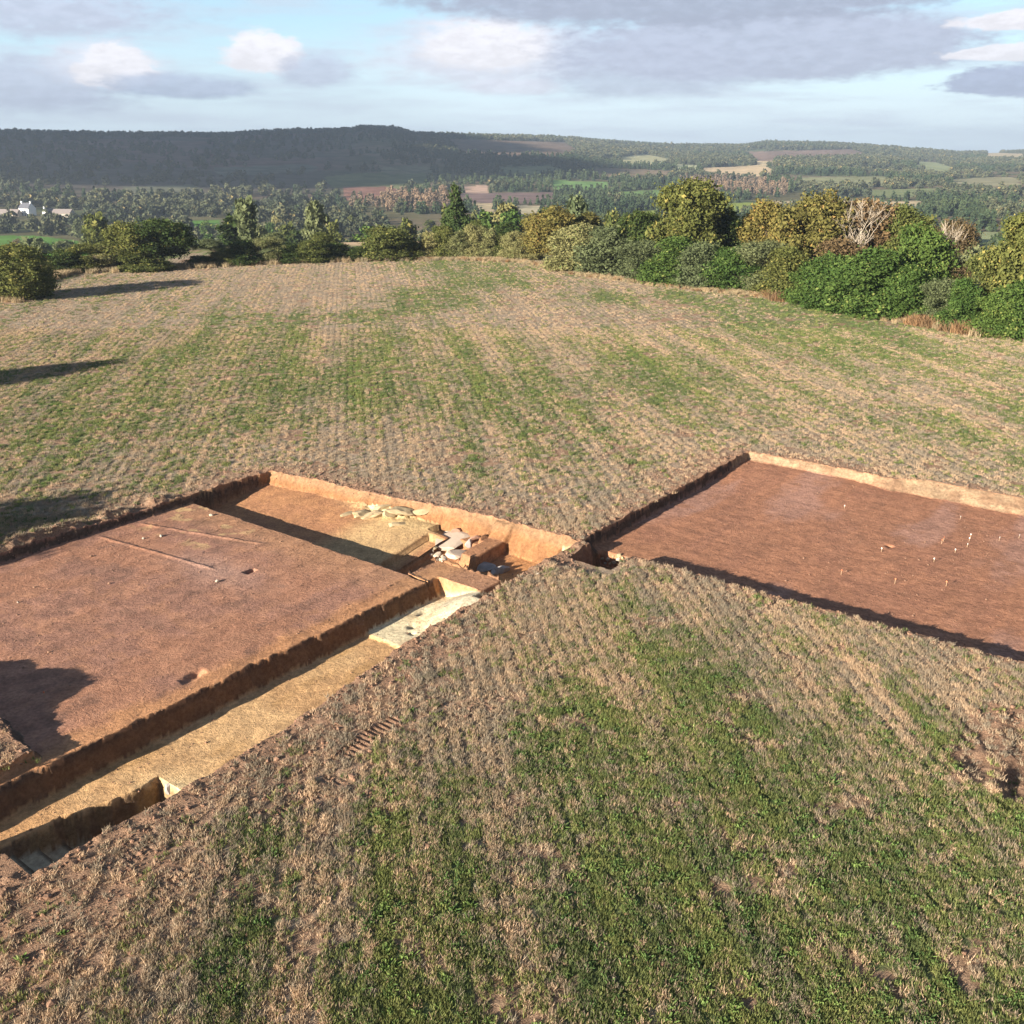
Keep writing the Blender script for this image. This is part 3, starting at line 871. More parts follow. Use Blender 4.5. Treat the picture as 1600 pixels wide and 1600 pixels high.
TR = {'oak': trunk_mesh('trunk', 10, 4.5, .26, rgv), 'shrub': trunk_mesh('trunk', 7, 2.0, .16, rgv, 8), 'pole': trunk_mesh('trunk', 7, 8.0, .25, rgv, 10, spread=.18)}
BARE0 = bare_mesh('branches', 10, .16, np.random.default_rng(5), M_PALEBARK)
BARE1 = bare_mesh('branches', 10, .14, np.random.default_rng(8), M_PALEBARK)


def plant(name, x, y, H, Wd, crown, leaf, label, cat='tree', group=None, rz=None, trunk='oak', sink=.15, crown_name='crown'):
    z = float(anyz(x, y))
    root = bpy.data.objects.new(name, None); COL.objects.link(root)
    root.location = (x, y, z - sink); root.rotation_euler = (0, 0, random.uniform(0, 6.28) if rz is None else rz)
    root.empty_display_size = .5
    tag(root, label, cat, group)
    if crown:
        c = link(crown_name, CR[crown], root); c.scale = (Wd / 9.2, Wd / 9.2, H / 10)
        c.data.materials.clear() if False else None
        if not c.data.materials: c.data.materials.append(LEAF['green'])
        c.material_slots[0].link = 'OBJECT'; c.material_slots[0].material = LEAF[leaf]
    if trunk in TR:
        t = link('trunk', TR[trunk], root); s = H / 10; t.scale = (Wd / 9.2, Wd / 9.2, s)
    elif trunk == 'bare':
        t = link('trunk', BARE0 if H > 9 else BARE1, root); t.scale = (Wd / 9, Wd / 9, H / 10)
    return root


def px_plant(name, x, yb, yt, w, crown, leaf, label, group=None, back=0.0, cat='tree', trunk='oak', **kw):
    """stands where the ray to its foot meets the field; back moves it away from the field"""
    gx, gy = px2ground(x, yb)
    d = math.hypot(gx, gy); f = (d + back) / d; X, Y = gx * f, gy * f
    zc = Y * math.cos(PITCH) + CH * math.sin(PITCH)
    dt = px2dir(x, yt); hy = Y; ztop = CH + dt[2] / dt[1] * hy
    H = ztop - float(anyz(X, Y))
    if group == GR_: w *= 1.16 if name.endswith('tree') else 1.32; H *= 1.05
    if group == GL_: w *= 1.28
    if group == 'pale shrubs of the far corner': w *= 1.3
    return plant(name, X, Y, max(H, 1.2) * 1.02, w * zc / FPX * 1.08, crown, leaf, label, cat, group, trunk=trunk, **kw)


GR_ = 'trees and shrubs of the hedge on the right'
GL_ = 'trees and shrubs of the hedge at the far left'
hedge_right = [
    ('hedge_tree', 862, 412, 325, 84, 'oak0', 'gold', 'golden green tree at the near end of the pale shrubs where the right hedge begins', 2),
    ('hedge_tree', 912, 412, 335, 70, 'oak1', 'gold', 'pale golden tree behind grey green shrubs, left of the tallest tree', 7),
    ('hedge_shrub', 905, 424, 352, 74, 'shrub2', 'pale', 'straw coloured rounded shrub with thin leaves near the hedge start', 2),
    ('hedge_shrub', 950, 428, 352, 74, 'shrub0', 'grey', 'grey green willowy shrub to the left of a dark rounded tree', 2),
    ('hedge_tree', 1002, 432, 332, 74, 'round', 'dark', 'dark rounded tree directly left of the tallest tree in the hedge', 6),
    ('hedge_shrub', 1002, 438, 376, 70, 'airy', 'grey', 'low grey green feathery shrub in front of the dark rounded tree', 1),
    ('hedge_tree', 1072, 440, 280, 112, 'oak2', 'olive', 'tallest tree of the right hedge, yellow green with dark gaps', 5),
    ('hedge_shrub', 1052, 444, 372, 72, 'shrub1', 'green', 'dense green shrub at the foot of the tallest tree', 1),
    ('hedge_tree', 1124, 440, 326, 64, 'oak0', 'dark', 'dark leaved tree leaning against the right of the tallest tree', 6),
    ('hedge_shrub', 1098, 449, 380, 70, 'shrub2', 'grey', 'soft grey shrub right of the tallest tree, beside the field', 1),
    ('hedge_shrub', 1140, 452, 384, 66, 'shrub0', 'green', 'mid green shrub with a flat top below a dark leaved tree', 1),
    ('hedge_shrub', 1186, 457, 376, 76, 'airy', 'grey', 'loose grey green shrub in front of the first golden tree', 1),
    ('hedge_shrub', 1222, 463, 388, 62, 'shrub1', 'olive', 'olive shrub above a fringe of tall dry grass', 1),
    ('hedge_tree', 1190, 444, 318, 90, 'oak1', 'gold', 'golden yellow tree next to the leaning dark tree', 7),
    ('hedge_tree', 1262, 452, 303, 116, 'oak0', 'gold', 'broad orange gold tree standing highest in the middle of the hedge', 8),
    ('hedge_tree', 1345, 455, 312, 116, 'oak2', 'rust', 'rusty brown tree with pale bare limbs inside its crown', 11),
    ('hedge_tree', 1404, 462, 328, 90, 'oak1', 'olive', 'olive and rust tree behind bright green shrubs', 12),
    ('hedge_shrub', 1268, 472, 410, 66, 'shrub2', 'green', 'low bright green shrub at the left end of the bright green mass', 0),
    ('hedge_shrub', 1306, 480, 398, 84, 'shrub0', 'green', 'bright green shrub between the lowest one and the widest one', 0),
    ('hedge_shrub', 1300, 470, 376, 80, 'shrub1', 'rust', 'reddish brown shrub showing above the bright green shrubs', 4),
    ('hedge_shrub', 1362, 490, 392, 96, 'shrub1', 'green', 'widest bright green shrub of the hedge, leafy to the ground', 0),
    ('hedge_tree', 1420, 488, 356, 96, 'shrub2', 'green', 'tall bright green tree left of the bare pale tree', 4),
    ('hedge_shrub', 1418, 496, 412, 66, 'shrub0', 'green', 'bright green shrub bulging into the field left of rusty bracken', 0),
    ('hedge_shrub', 1466, 504, 436, 56, 'airy', 'grey', 'silvery grey shrub at the foot of the bare pale tree', 0),
    ('hedge_shrub', 1498, 512, 438, 52, 'shrub1', 'green', 'narrow green shrub between silvery shrub and grey brown thicket', 0),
    ('hedge_shrub', 1532, 506, 396, 70, 'airy', 'olive', 'grey brown see-through thicket right of the narrow green shrub', 5),
    ('hedge_tree', 1592, 520, 334, 118, 'oak2', 'olive', 'yellow green tall tree at the right end of the hedge', 5),
    ('hedge_shrub', 1562, 524, 450, 66, 'shrub2', 'green', 'dark green shrub in front of the right end tree', 0),
    ('hedge_shrub', 1612, 528, 430, 90, 'shrub0', 'green', 'large leafy shrub cut off by the right edge of the photo', 0),
    ('hedge_tree', 1690, 530, 350, 130, 'oak0', 'green', None, 4), ('hedge_shrub', 1690, 545, 450, 110, 'shrub1', 'green', None, 0),
]
for (nm, x, yb, yt, w, cr, lf, lb, back) in hedge_right:
    if lb is None: continue
    px_plant(nm, x, yb, yt, w, cr, lf, lb, GR_, back, 'tree' if nm.endswith('tree') else 'shrub', trunk='oak' if cr.startswith('oak') else 'shrub')
px_plant('bare_tree', 1338, 458, 312, 96, None, None, 'bare pale limbed tree rising out of the rusty brown crown', 'bare trees in the hedge', 7, trunk='bare')
px_plant('bare_tree', 1474, 484, 346, 70, None, None, 'bare whitish tree with spreading twigs near the right end of the hedge', 'bare trees in the hedge', 4, trunk='bare')
px_plant('hedge_tree', 1478, 470, 344, 66, 'airy', 'rust', 'thin reddish twiggy tree just behind the bare whitish tree', GR_, 14)
# pale tall shrubs in a row where the hedge turns the corner
xs = [672, 694, 714, 738, 760, 781, 802, 824]
tp = [360, 352, 358, 350, 352, 364, 358, 362]
lbl = ['leftmost of the eight pale feathery shrubs lining the far corner', 'second pale feathery shrub from the left at the far corner', 'pale feathery shrub in front of the conifer', 'pale feathery shrub just right of the conifer',
       'fifth pale feathery shrub from the left at the far corner', 'lowest of the pale feathery shrubs at the far corner', 'seventh pale feathery shrub, near the golden green tree', 'rightmost pale feathery shrub, touching the golden green tree']
for i, x in enumerate(xs):
    px_plant('hedge_shrub', x, 403 + (i > 5) * 3, tp[i], 34, ('shrub0', 'shrub2')[i % 2], ('pale', 'olive')[i % 4 == 1], lbl[i], 'pale shrubs of the far corner', 1, 'shrub', trunk='shrub')
for x, yt, w, lf, lb in ((745, 343, 42, 'olive', 'olive tree behind the pale shrubs right of the conifer'), (790, 346, 46, 'dark', 'dark small tree behind the pale shrubs'), (685, 352, 34, 'olive', 'olive tree behind the pale shrubs left of the conifer')):
    px_plant('hedge_tree', x, 400, yt, w, 'oak1', lf, lb, 'trees behind the pale shrubs', 12)
px_plant('conifer', 713, 399, 288, 84, 'conifer', 'conifer', 'dark green pyramidal conifer standing above the far corner of the field', None, 16, trunk='pole')
px_plant('round_bush', 38, 468, 380, 96, 'round', 'olive', 'big round dense bush at the left edge of the field', None, 2, 'bush', trunk='shrub')
px_plant('round_bush', -40, 466, 372, 90, 'round', 'olive', 'round bush mostly cut off by the left edge of the photo', None, 6, 'bush', trunk='shrub') if False else None
hedge_left = [
    (104, 426, 388, 54, 'shrub0', 'dark', 'dark low shrub just right of the big round bush'),
    (140, 424, 378, 56, 'airy', 'olive', 'thin grey olive shrub second right of the big round bush'),
    (172, 423, 380, 46, 'airy', 'pale', 'yellowish twiggy shrub at the left foot of the twin oaks'),
    (208, 421, 344, 72, 'oak0', 'olive', 'left one of the twin oaks in the far left hedge'),
    (258, 420, 338, 84, 'oak2', 'dark', 'right one of the twin oaks, broader and darker'),
    (228, 423, 388, 60, 'shrub1', 'olive', 'brownish shrub beneath the twin oaks'),
    (312, 415, 398, 44, 'shrub2', 'dark', 'lowest dark shrub right of the twin oaks'),
    (352, 414, 386, 42, 'shrub0', 'olive', 'small olive shrub in the low stretch of the left hedge'),
    (384, 413, 374, 50, 'shrub1', 'dark', 'dark shrub where the left hedge rises again'),
    (420, 411, 368, 50, 'airy', 'pale', 'pale grey leaved shrub between two dark ones'),
    (455, 410, 378, 46, 'shrub2', 'dark', 'dark green shrub right of the pale grey leaved one'),
    (490, 409, 372, 50, 'shrub0', 'olive', 'olive brown shrub midway along the left hedge'),
    (526, 407, 378, 44, 'shrub1', 'dark', 'low dark shrub in front of the pale stubble strip'),
    (562, 406, 384, 40, 'shrub2', 'dark', 'very low dark shrub left of the rounded thorn tree'),
    (606, 405, 352, 72, 'shrub0', 'olive', 'rounded thorn tree alone at the top of the field'),
    (645, 404, 376, 34, 'shrub1', 'olive', 'small green shrub between thorn tree and pale shrubs'),
]
for (x, yb, yt, w, cr, lf, lb) in hedge_left:
    px_plant('hedge_tree' if cr.startswith('oak') else 'hedge_shrub', x, yb, yt, w, cr, lf, lb, GL_, 1, 'tree' if cr.startswith('oak') else 'shrub', trunk='oak' if cr.startswith('oak') else 'shrub')
for i, (x, yt, w, lf, lb) in enumerate(((430, 362, 46, 'grey', 'grey green tree standing behind the pale grey leaved shrub'), (330, 372, 50, 'grey', 'grey tree behind the lowest dark shrub'), (505, 362, 46, 'olive', 'olive tree behind the olive brown shrub'))):
    px_plant('hedge_tree', x, 408, yt, w, 'oak1', lf, lb, 'trees behind the left hedge', 22)
# trees left of the photo: their long shadows cross the grass
SH = 1 / math.tan(R(SUN_EL))
for (tx, ty, H, w, lb) in ((-34.2, 88.2, 8.8, 7.5, 'leafy tree left of the field, throwing the long upper shadow'), (-21.5, 50.8, 9.0, 10.5, 'leafy tree left of the dig, throwing the shadow beside the turf bank')):
    plant('field_tree', tx - lx * SH * H * .98, ty - ly * SH * H * .98, H, w, 'oak0', 'olive', lb, 'tree', 'trees left of the field')

# ------------------------------------------------------------------ instanced stuff
HID = bpy.data.collections.new('prototypes')


def gn_scatter(name, protos, P, rot, scl, pick, tint, kind_label=None):
    coll = bpy.data.collections.new(name + '_prototypes')
    for i, me in enumerate(protos):
        o = bpy.data.objects.new('%s_%02d' % (name, i), me); coll.objects.link(o)
    me = bpy.data.meshes.new(name)
    n = len(P); me.vertices.add(n); me.vertices.foreach_set('co', np.ascontiguousarray(P, dtype=np.float32).ravel())
    for an, typ, d in (('rotz', 'FLOAT', rot), ('scl', 'FLOAT', scl), ('pick', 'INT', pick), ('itint', 'FLOAT', tint)):
        at = me.attributes.new(an, typ, 'POINT'); at.data.foreach_set('value', np.ascontiguousarray(d, dtype=np.int32 if typ == 'INT' else np.float32))
    o = link(name, me)
    g = bpy.data.node_groups.new(name, 'GeometryNodeTree')
    g.interface.new_socket('Geometry', in_out='INPUT', socket_type='NodeSocketGeometry'); g.interface.new_socket('Geometry', in_out='OUTPUT', socket_type='NodeSocketGeometry')
    N, Lk = g.nodes, g.links
    gi, go = N.new('NodeGroupInput'), N.new('NodeGroupOutput')
    ci = N.new('GeometryNodeCollectionInfo'); ci.inputs[0].default_value = coll; ci.inputs['Separate Children'].default_value = True; ci.inputs['Reset Children'].default_value = True
    ip = N.new('GeometryNodeInstanceOnPoints'); ip.inputs['Pick Instance'].default_value = True

    def na(an, dt='FLOAT'):
        a = N.new('GeometryNodeInputNamedAttribute'); a.data_type = dt; a.inputs[0].default_value = an; return a.outputs[0]
    cx = N.new('ShaderNodeCombineXYZ'); Lk.new(na('rotz'), cx.inputs[2])
    Lk.new(gi.outputs[0], ip.inputs['Points']); Lk.new(ci.outputs[0], ip.inputs['Instance']); Lk.new(na('pick', 'INT'), ip.inputs['Instance Index'])
    Lk.new(cx.outputs[0], ip.inputs['Rotation']); Lk.new(na('scl'), ip.inputs['Scale']); Lk.new(ip.outputs[0], go.inputs[0])
    md = o.modifiers.new('scatter', 'NODES'); md.node_group = g
    tag(o, kind='stuff')
    if kind_label: tag(o, kind_label[0], kind_label[1])
    return o


def tuft_mesh(name, rg, n, R_, hmin, hmax, wd, lean, mat, flat=0.0, tip=.15):
    V_ = []; T_ = []
    nt = max(1, n // 9); ctr = rg.normal(0, R_ * .55, (nt, 2)); tt = rg.random(nt)
    for i in range(n):
        c_ = i % nt
        x, y = ctr[c_] + rg.normal(0, R_ * .16, 2)
        h = rg.uniform(hmin, hmax); a = rg.uniform(0, 6.28); l = abs(rg.normal(0, lean)) * h
        if rg.random() < flat: l = h; h = rg.uniform(.01, .03)
        dx, dy = math.cos(a) * l, math.sin(a) * l
        b = rg.uniform(0, 6.28); bx, by = math.cos(b) * wd / 2, math.sin(b) * wd / 2
        V_ += [(x - bx, y - by, -.01), (x + bx, y + by, -.01), (x + dx + bx * tip, y + dy + by * tip, h), (x + dx - bx * tip, y + dy - by * tip, h)]
        T_.append(np.clip(.5 * tt[c_] + .5 * rg.random(), 0, 1))
    return build_mesh(name, np.array(V_), np.arange(4 * n).reshape(-1, 4), mat, False, {'tint': ('FACE', 'FLOAT', np.array(T_))})


rgg = np.random.default_rng(99)
ML_S = mat_leaf('stubble_blades', (.26, .19, .125), (.56, .435, .31), .2, True)
ML_G = mat_leaf('grass_blades', (.105, .130, .048), (.235, .262, .098), .3, True, alt=(.30, .28, .12))
ML_W = mat_leaf('weed_leaves', (.08, .135, .040), (.165, .235, .078), .25, True)
straw = [tuft_mesh('stubble_tuft', rgg, 60, .14, .035, .13, .018, .6, ML_S, .45) for _ in range(4)]
green_ = [tuft_mesh('grass_tuft', rgg, 66, .17, .035, .12, .022, .55, ML_G) for _ in range(3)]
weed = [tuft_mesh('weed_tuft', rgg, 34, .15, .03, .10, .05, .9, ML_W, .25, .4) for _ in range(2)]
protos = straw + green_ + weed


def frame_pts(n, d0, d1, pw=1.0, margin=1.12):
    """random ground points over the wedge of land seen and a margin beside it"""
    t = rgg.random(n); d = (d0 ** (2 * pw) + t * (d1 ** (2 * pw) - d0 ** (2 * pw))) ** (1 / (2 * pw))
    w = (.5206 * margin) * (d * math.cos(PITCH) + 6.2) + 1.5
    return (rgg.random(n) * 2 - 1) * w, d


PP, SS, KK, TT = [], [], [], []
for (n, d0, d1, sc) in ((100000, 14.5, 48, 1.0), (84000, 48, 105, 1.05), (46000, 105, 182, 1.25)):
    x, y = frame_pts(n, d0, d1)
    r = np.hypot(x, y); ok = r < field_r0(np.degrees(np.arctan2(x, y))) - 1
    ok &= (gsample(INS, x, y) < .02) & (gsample(ZN, x, y) == 0)
    x, y = x[ok], y[ok]
    # keep clear of the brinks
    br = gsample(BARE, x, y); gr = gsample(GREEN, x, y); dm = gsample(DMIN, x, y)
    ok = (rgg.random(len(x)) > br * .93) & ((dm > .22) | (y > 60)) & ~((np.abs(uv(x, y)[0] - 35.2) < .9) & (np.abs(uv(x, y)[1] + 22.7) < 1.6))
    x, y, gr, br = x[ok], y[ok], gr[ok], br[ok]
    z = gz(x, y)
    # drilled rows: stubble and regrowth stand in lines, each line a little different
    xa, xb = x * math.cos(R(99)) + y * math.sin(R(99)), x * math.sin(R(99)) - y * math.cos(R(99))
    sp = .5 if d0 < 40 else .62
    bend = .35 * (fbm(xa / 3, xb, 4.0, 2, 311) - .5)
    rid = np.round(xb / sp); snap = rgg.random(len(x)) < (.88 if d0 < 40 else .74)
    xb = np.where(snap, rid * sp + rgg.normal(0, .075 if d0 < 40 else .10, len(x)) + bend, xb)
    seg = np.floor(xa / 6 + 3 * _hash(rid.astype(np.int64), rid.astype(np.int64) * 0, 7))
    rowv = .6 * _hash(rid.astype(np.int64), seg.astype(np.int64), 5) + .4 * _hash(rid.astype(np.int64), rid.astype(np.int64) * 0 + 3, 6)
    isg = rgg.random(len(x)) < .06 + .80 * gr + .42 * (rowv - .5)
    x, y = xa * math.cos(R(99)) + xb * math.sin(R(99)), xa * math.sin(R(99)) - xb * math.cos(R(99))
    okk = (gsample(INS, x, y) < .02) & (gsample(ZN, x, y) == 0)
    x, y, gr, br, isg, rowv = x[okk], y[okk], gr[okk], br[okk], isg[okk], rowv[okk]; z = gz(x, y)
    wd = isg & (rgg.random(len(x)) < .03 + .16 * sst(gr, .5, .9))
    kk = np.where(isg, 4 + rgg.integers(0, 3, len(x)), rgg.integers(0, 4, len(x)))
    kk = np.where(wd, 7 + rgg.integers(0, 2, len(x)), kk)
    PP.append(np.stack([x, y, z], 1)); SS.append(sc * rgg.uniform(.75, 1.25, len(x)) * np.where(wd, 1.15, 1)); KK.append(kk)
    xr_, yr_ = x * math.cos(R(99)) + y * math.sin(R(99)), x * math.sin(R(99)) - y * math.cos(R(99))
    tn = .6 * fbm(xr_ / 14, yr_, 1.1, 3, 301) + .4 * fbm(x, y, .6, 2, 302) + .22 * (rowv - .5) + rgg.normal(0, .16, len(x)); TT.append(np.clip((tn - .3) / .4, 0, 1))
PP, SS, KK, TT = map(np.concatenate, (PP, SS, KK, TT))
gn_scatter('grass', protos, PP, rgg.uniform(0, 6.28, len(PP)), SS, KK, TT, ('short green grass and pale stubble covering the field', 'grass'))
# earth crumbs along the brinks and over the bare ground
M_CLOD = mat_plain('clod_earth', (.30, .17, .105), (.17, .10, .065), 6)


def rock_mesh(name, rg, sub, rx, ry, rz, rough, mat, flat_top=None):
    import bmesh
    bm = bmesh.new(); bmesh.ops.create_icosphere(bm, subdivisions=sub, radius=1)
    co = np.array([v.co[:] for v in bm.verts])
    off = rg.uniform(0, 50, 3)
    n = fbm(co[:, 0] + off[0], co[:, 1] + off[1], .9, 3, int(off[2])) + fbm(co[:, 2] + off[1], co[:, 0] - co[:, 1] + off[2], .8, 3, int(off[0])) - 1
    co = co * (1 + rough * n)[:, None]
    # a few cleaved faces
    for _ in range(11):
        d = rg.normal(size=3); d /= np.linalg.norm(d); lim = rg.uniform(.5, .85); p = co @ d
        co = co - np.outer(np.maximum(p - lim, 0) * .97, d)
    if flat_top is not None: co[:, 2] = np.minimum(co[:, 2], flat_top)
    co *= np.array([rx, ry, rz])
    for v, c_ in zip(bm.verts, co): v.co = c_
    me = bpy.data.meshes.new(name); bm.to_mesh(me); bm.free(); me.materials.append(mat)
    return me


clods = [rock_mesh('clod', rgg, 1, 1, 1, .8, .9, M_CLOD) for _ in range(4)]
cu = rgg.uniform(5, 58, 260000); cv = rgg.uniform(-48, 3, 260000); cx_, cy_ = xy(cu, cv)
dm = gsample(DMIN, cx_, cy_); br = gsample(BARE, cx_, cy_); ins = gsample(INS, cx_, cy_)
pr = np.where(ins > .02, .05 + .05 * (ins < .98) + .05 * (gsample(HEAP, cx_, cy_) > .3), .06 + .5 * br * (dm < 5))
ok = rgg.random(len(cu)) < pr
cx_, cy_ = cx_[ok], cy_[ok]; insk = ins[ok]
cs = np.where(insk > .02, .018, .027) * rgg.lognormal(0, .5, len(cx_))
gn_scatter('earth_clods', clods, np.stack([cx_, cy_, gz(cx_, cy_) + cs * .2], 1), rgg.uniform(0, 6.28, len(cx_)), np.minimum(cs, .16), rgg.integers(0, 4, len(cx_)), rgg.random(len(cx_)), ('crumbs of reddish earth strewn along the trench edges', 'earth crumbs'))

# rough dry grass and bracken at the foot of the hedges
dry = [tuft_mesh('dry_tuft', rgg, 70, .8, .5, 1.3, .07, .35, mat_leaf('dry_grass_blades', (.27, .20, .12), (.45, .37, .24), .25, True)) for _ in range(2)]
brk = [tuft_mesh('bracken_tuft', rgg, 90, .9, .5, 1.2, .13, .6, mat_leaf('bracken_fronds', (.16, .095, .05), (.30, .19, .105), .25, True)) for _ in range(2)]
hp_ = [(645, 406), (700, 405), (760, 406), (825, 411), (900, 428), (1000, 441), (1100, 454), (1180, 461), (1240, 470), (1310, 482), (1380, 496), (1450, 506), (1530, 522), (1620, 532)]
vx, vy, vk, vs = [], [], [], []
for (a, b) in zip(hp_[:-1], hp_[1:]):
    for _ in range(130):
        t = rgg.random(); px_ = a[0] + (b[0] - a[0]) * t; py_ = a[1] + (b[1] - a[1]) * t
        X, Y = px2ground(px_, py_); off = rgg.normal(0, 1.1); d = math.hypot(X, Y)
        X, Y = X * (1 + off / d), Y * (1 + off / d)
        rust = 1430 < px_ < 1540 or 1200 < px_ < 1240
        vx.append(X); vy.append(Y); vk.append((2 if rgg.random() < (.85 if rust else .12) else 0) + rgg.integers(0, 2)); vs.append(rgg.uniform(.45, 1.0) * (1.0 if rust else .5))
lpts = [(-20, 470), (30, 470), (80, 436), (110, 428), (300, 418), (500, 409), (645, 406)]
for (a, b) in zip(lpts[:-1], lpts[1:]):
    for _ in range(100):
        t = rgg.random(); X, Y = px2ground(a[0] + (b[0] - a[0]) * t, a[1] + (b[1] - a[1]) * t); off = rgg.normal(0, .9); d = math.hypot(X, Y)
        vx.append(X * (1 + off / d)); vy.append(Y * (1 + off / d)); vk.append(rgg.integers(0, 2)); vs.append(rgg.uniform(.35, .8))
vx, vy = np.array(vx), np.array(vy)
gn_scatter('hedge_foot_grass', dry + brk, np.stack([vx, vy, gz(vx, vy)], 1), rgg.uniform(0, 6.28, len(vx)), np.array(vs), np.array(vk), rgg.random(len(vx)), ('tall dry grass and rusty bracken along the foot of the hedge', 'dry grass'))

# ------------------------------------------------------------------ trees of the valley: nearest ones are things, the woods beyond are one mass
FARC = []
for i in range(4):
    FARC.append(crown_mesh('valley_crown', lobes_round(rgv, 12, 9, 10, .6, 1.9), 170, 13, .75, rgv, clr=.5, fill=.3))
VCOL = ['dark', 'olive', 'grey', 'green', 'pale', 'rust']
vt = []
tries = 0
rv = np.random.default_rng(11)


def valley_ok(x, y):
    z = far_h(np.array([x]), np.array([y])); c_, p_ = crop_of(np.array([x]), np.array([y]), z)
    return c_[0] < 0 and not p_[0]


while len(vt) < 285 and tries < 9000:
    tries += 1
    az = rv.uniform(-29.5, 29.5); r = 225 + 430 * rv.random() ** .8
    r0 = float(field_r0(az))
    if r < r0 + 55: continue
    x, y = r * math.sin(R(az)), r * math.cos(R(az))
    if not valley_ok(x, y): continue
    dens = float(fbm(np.array([x]), np.array([y]), 70, 3, 401)[0])
    if rv.random() > (dens - .36) * 6: continue
    if any((x - a) ** 2 + (y - b) ** 2 < 36 for a, b, *_ in vt): continue
    vt.append((x, y, rv.uniform(7, 13.5), rv.uniform(7, 12), int(rv.integers(0, 4)), VCOL[int(rv.choice(6, p=[.25, .27, .2, .14, .09, .05]))]))
TONE = {'dark': 'dark green', 'olive': 'olive green', 'grey': 'grey green', 'green': 'fresh green', 'pale': 'pale yellowish', 'rust': 'rusty brown'}
for x, y, H, w, k_, cn in vt:
    o = link('valley_tree', FARC[k_]); z = float(far_h(x, y))
    if not FARC[k_].materials: FARC[k_].materials.append(LEAF['green'])
    o.material_slots[0].link = 'OBJECT'; o.material_slots[0].material = LEAF[cn]
    o.location = (x, y, z - .7); o.rotation_euler = (0, 0, random.uniform(0, 6.28)); o.scale = (w / 9, w / 9, H / 10)
    az = math.degrees(math.atan2(x, y)); side = 'behind the left hedge' if az < -5 else ('behind the conifer corner' if az < 3 else 'behind the right hedge')
    tag(o, '%s broadleaf tree in the valley %s' % (TONE[cn], side), 'tree', '%s valley trees %s' % (TONE[cn], side))

MWOOD = mat_leaf('woodland_leaves', (.045, .056, .032), (.095, .100, .058), 0, True, alt=(.16, .13, .06))
MPINE = mat_leaf('pine_wood_leaves', (.026, .044, .024), (.062, .080, .038), 0, True)
MPOP = mat_leaf('poplar_leaves', (.14, .105, .075), (.225, .16, .11), 0, True)
woods = []
for i in range(4): woods.append(crown_mesh('wood_crown', lobes_round(rgv, 8, 9.5, 10, .2, 2.2), 60, 7, 1.6, rgv, MWOOD, clr=.55, fill=.25))
hl2 = [(0, 0, 1 + k_ * .9, 2.6 * (1 - k_ / 11), 2.6 * (1 - k_ / 11), .6) for k_ in range(10)]
for i in range(2): woods.append(crown_mesh('wood_pine', hl2, 60, 6, 1.3, rgv, MPINE, clr=.3, fill=.4))
for i in range(2): woods.append(crown_mesh('wood_poplar', [(0, 0, 1.5 + k_ * .95, 1.3, 1.3, 1.1) for k_ in range(9)], 60, 6, 1.0, rgv, MPOP, clr=.35, fill=.4))
N = 90000
az = rv.uniform(-33, 33, N); t = rv.random(N); r = 420 + (4700 - 420) * t ** .62
wx, wy = r * np.sin(np.radians(az)), r * np.cos(np.radians(az))
wz = far_h(wx, wy); crop, pop = crop_of(wx, wy, wz)
dens = .6 * fbm(wx, wy, 210, 4, 501) + .4 * fbm(wx, wy, 60, 3, 502)
# hedgerow lines: contour lines of a large noise
hr = np.abs(fbm(wx, wy, 330, 2, 503) - .5); hr2 = np.abs(fbm(wx, wy, 300, 2, 504) - .47)
line = (hr < .010) | (hr2 < .010)
prob = sst(dens, np.where(r < 950, .33, .39), np.where(r < 950, .42, .49))
prob = np.where(line, 1, prob)
left = sst(az, -4, -9) * sst(r, 950, 1150)
r2w = np.interp(az, [-28, -6, 8, 28], [2300, 2500, 3300, 4300])
top_ = sst(r, r2w - 260, r2w - 160) * sst(r, r2w + 450, r2w + 300)
prob = prob * (1 - .82 * left * (1 - top_)); prob = np.maximum(prob, top_ * np.where(az < -2, 1, .75) * sst(dens, .3, .42))
prob = np.where(r > r2w + 400, 0, prob)
prob = np.where(crop >= 0, 0, prob); prob = np.where(pop, 1.0, prob)
px_, py_ = proj(wx, wy, wz)
prob = np.where((np.abs(px_ - 60) < 75) & (r > 480) & (py_ > 328) & (py_ < 350), prob * .1, prob)
prob = np.where((r < 640) & (prob < 1), prob * .9, prob)
ok = rv.random(N) < prob * np.clip(.6 + r / 1700, 0, 1)
wx, wy, wz, r, az, pop, top_ = (a[ok] for a in (wx, wy, wz, r, az, pop, top_)); dens = dens[ok]; left = left[ok]
pick = rv.integers(0, 4, len(wx))
pine = ((rv.random(len(wx)) < np.where((top_ > .5) & (az < 0), .55, .10)) | (fbm(wx, wy, 240, 2, 505) > .62))
pick = np.where(pine, 4 + rv.integers(0, 2, len(wx)), pick); pick = np.where(pop, 6 + rv.integers(0, 2, len(wx)), pick)
sc = rv.uniform(.55, 1.15, len(wx)) * np.clip(.9 + r / 9000, 0, 1.3) * np.where(top_ > .3, .8, 1)
tn = np.clip(.5 + 1.6 * (fbm(wx, wy, 90, 3, 506) - .5) + rv.normal(0, .16, len(wx)), 0, 1)
gn_scatter('woodland', woods, np.stack([wx, wy, wz - .8], 1), rv.uniform(0, 6.28, len(wx)), sc, pick, tn, ('distant woods and hedgerows covering the valley and the hills', 'woodland'))
print('woodland', len(wx), 'grass', len(PP), 'clods', len(cx_), 'valley', len(vt))


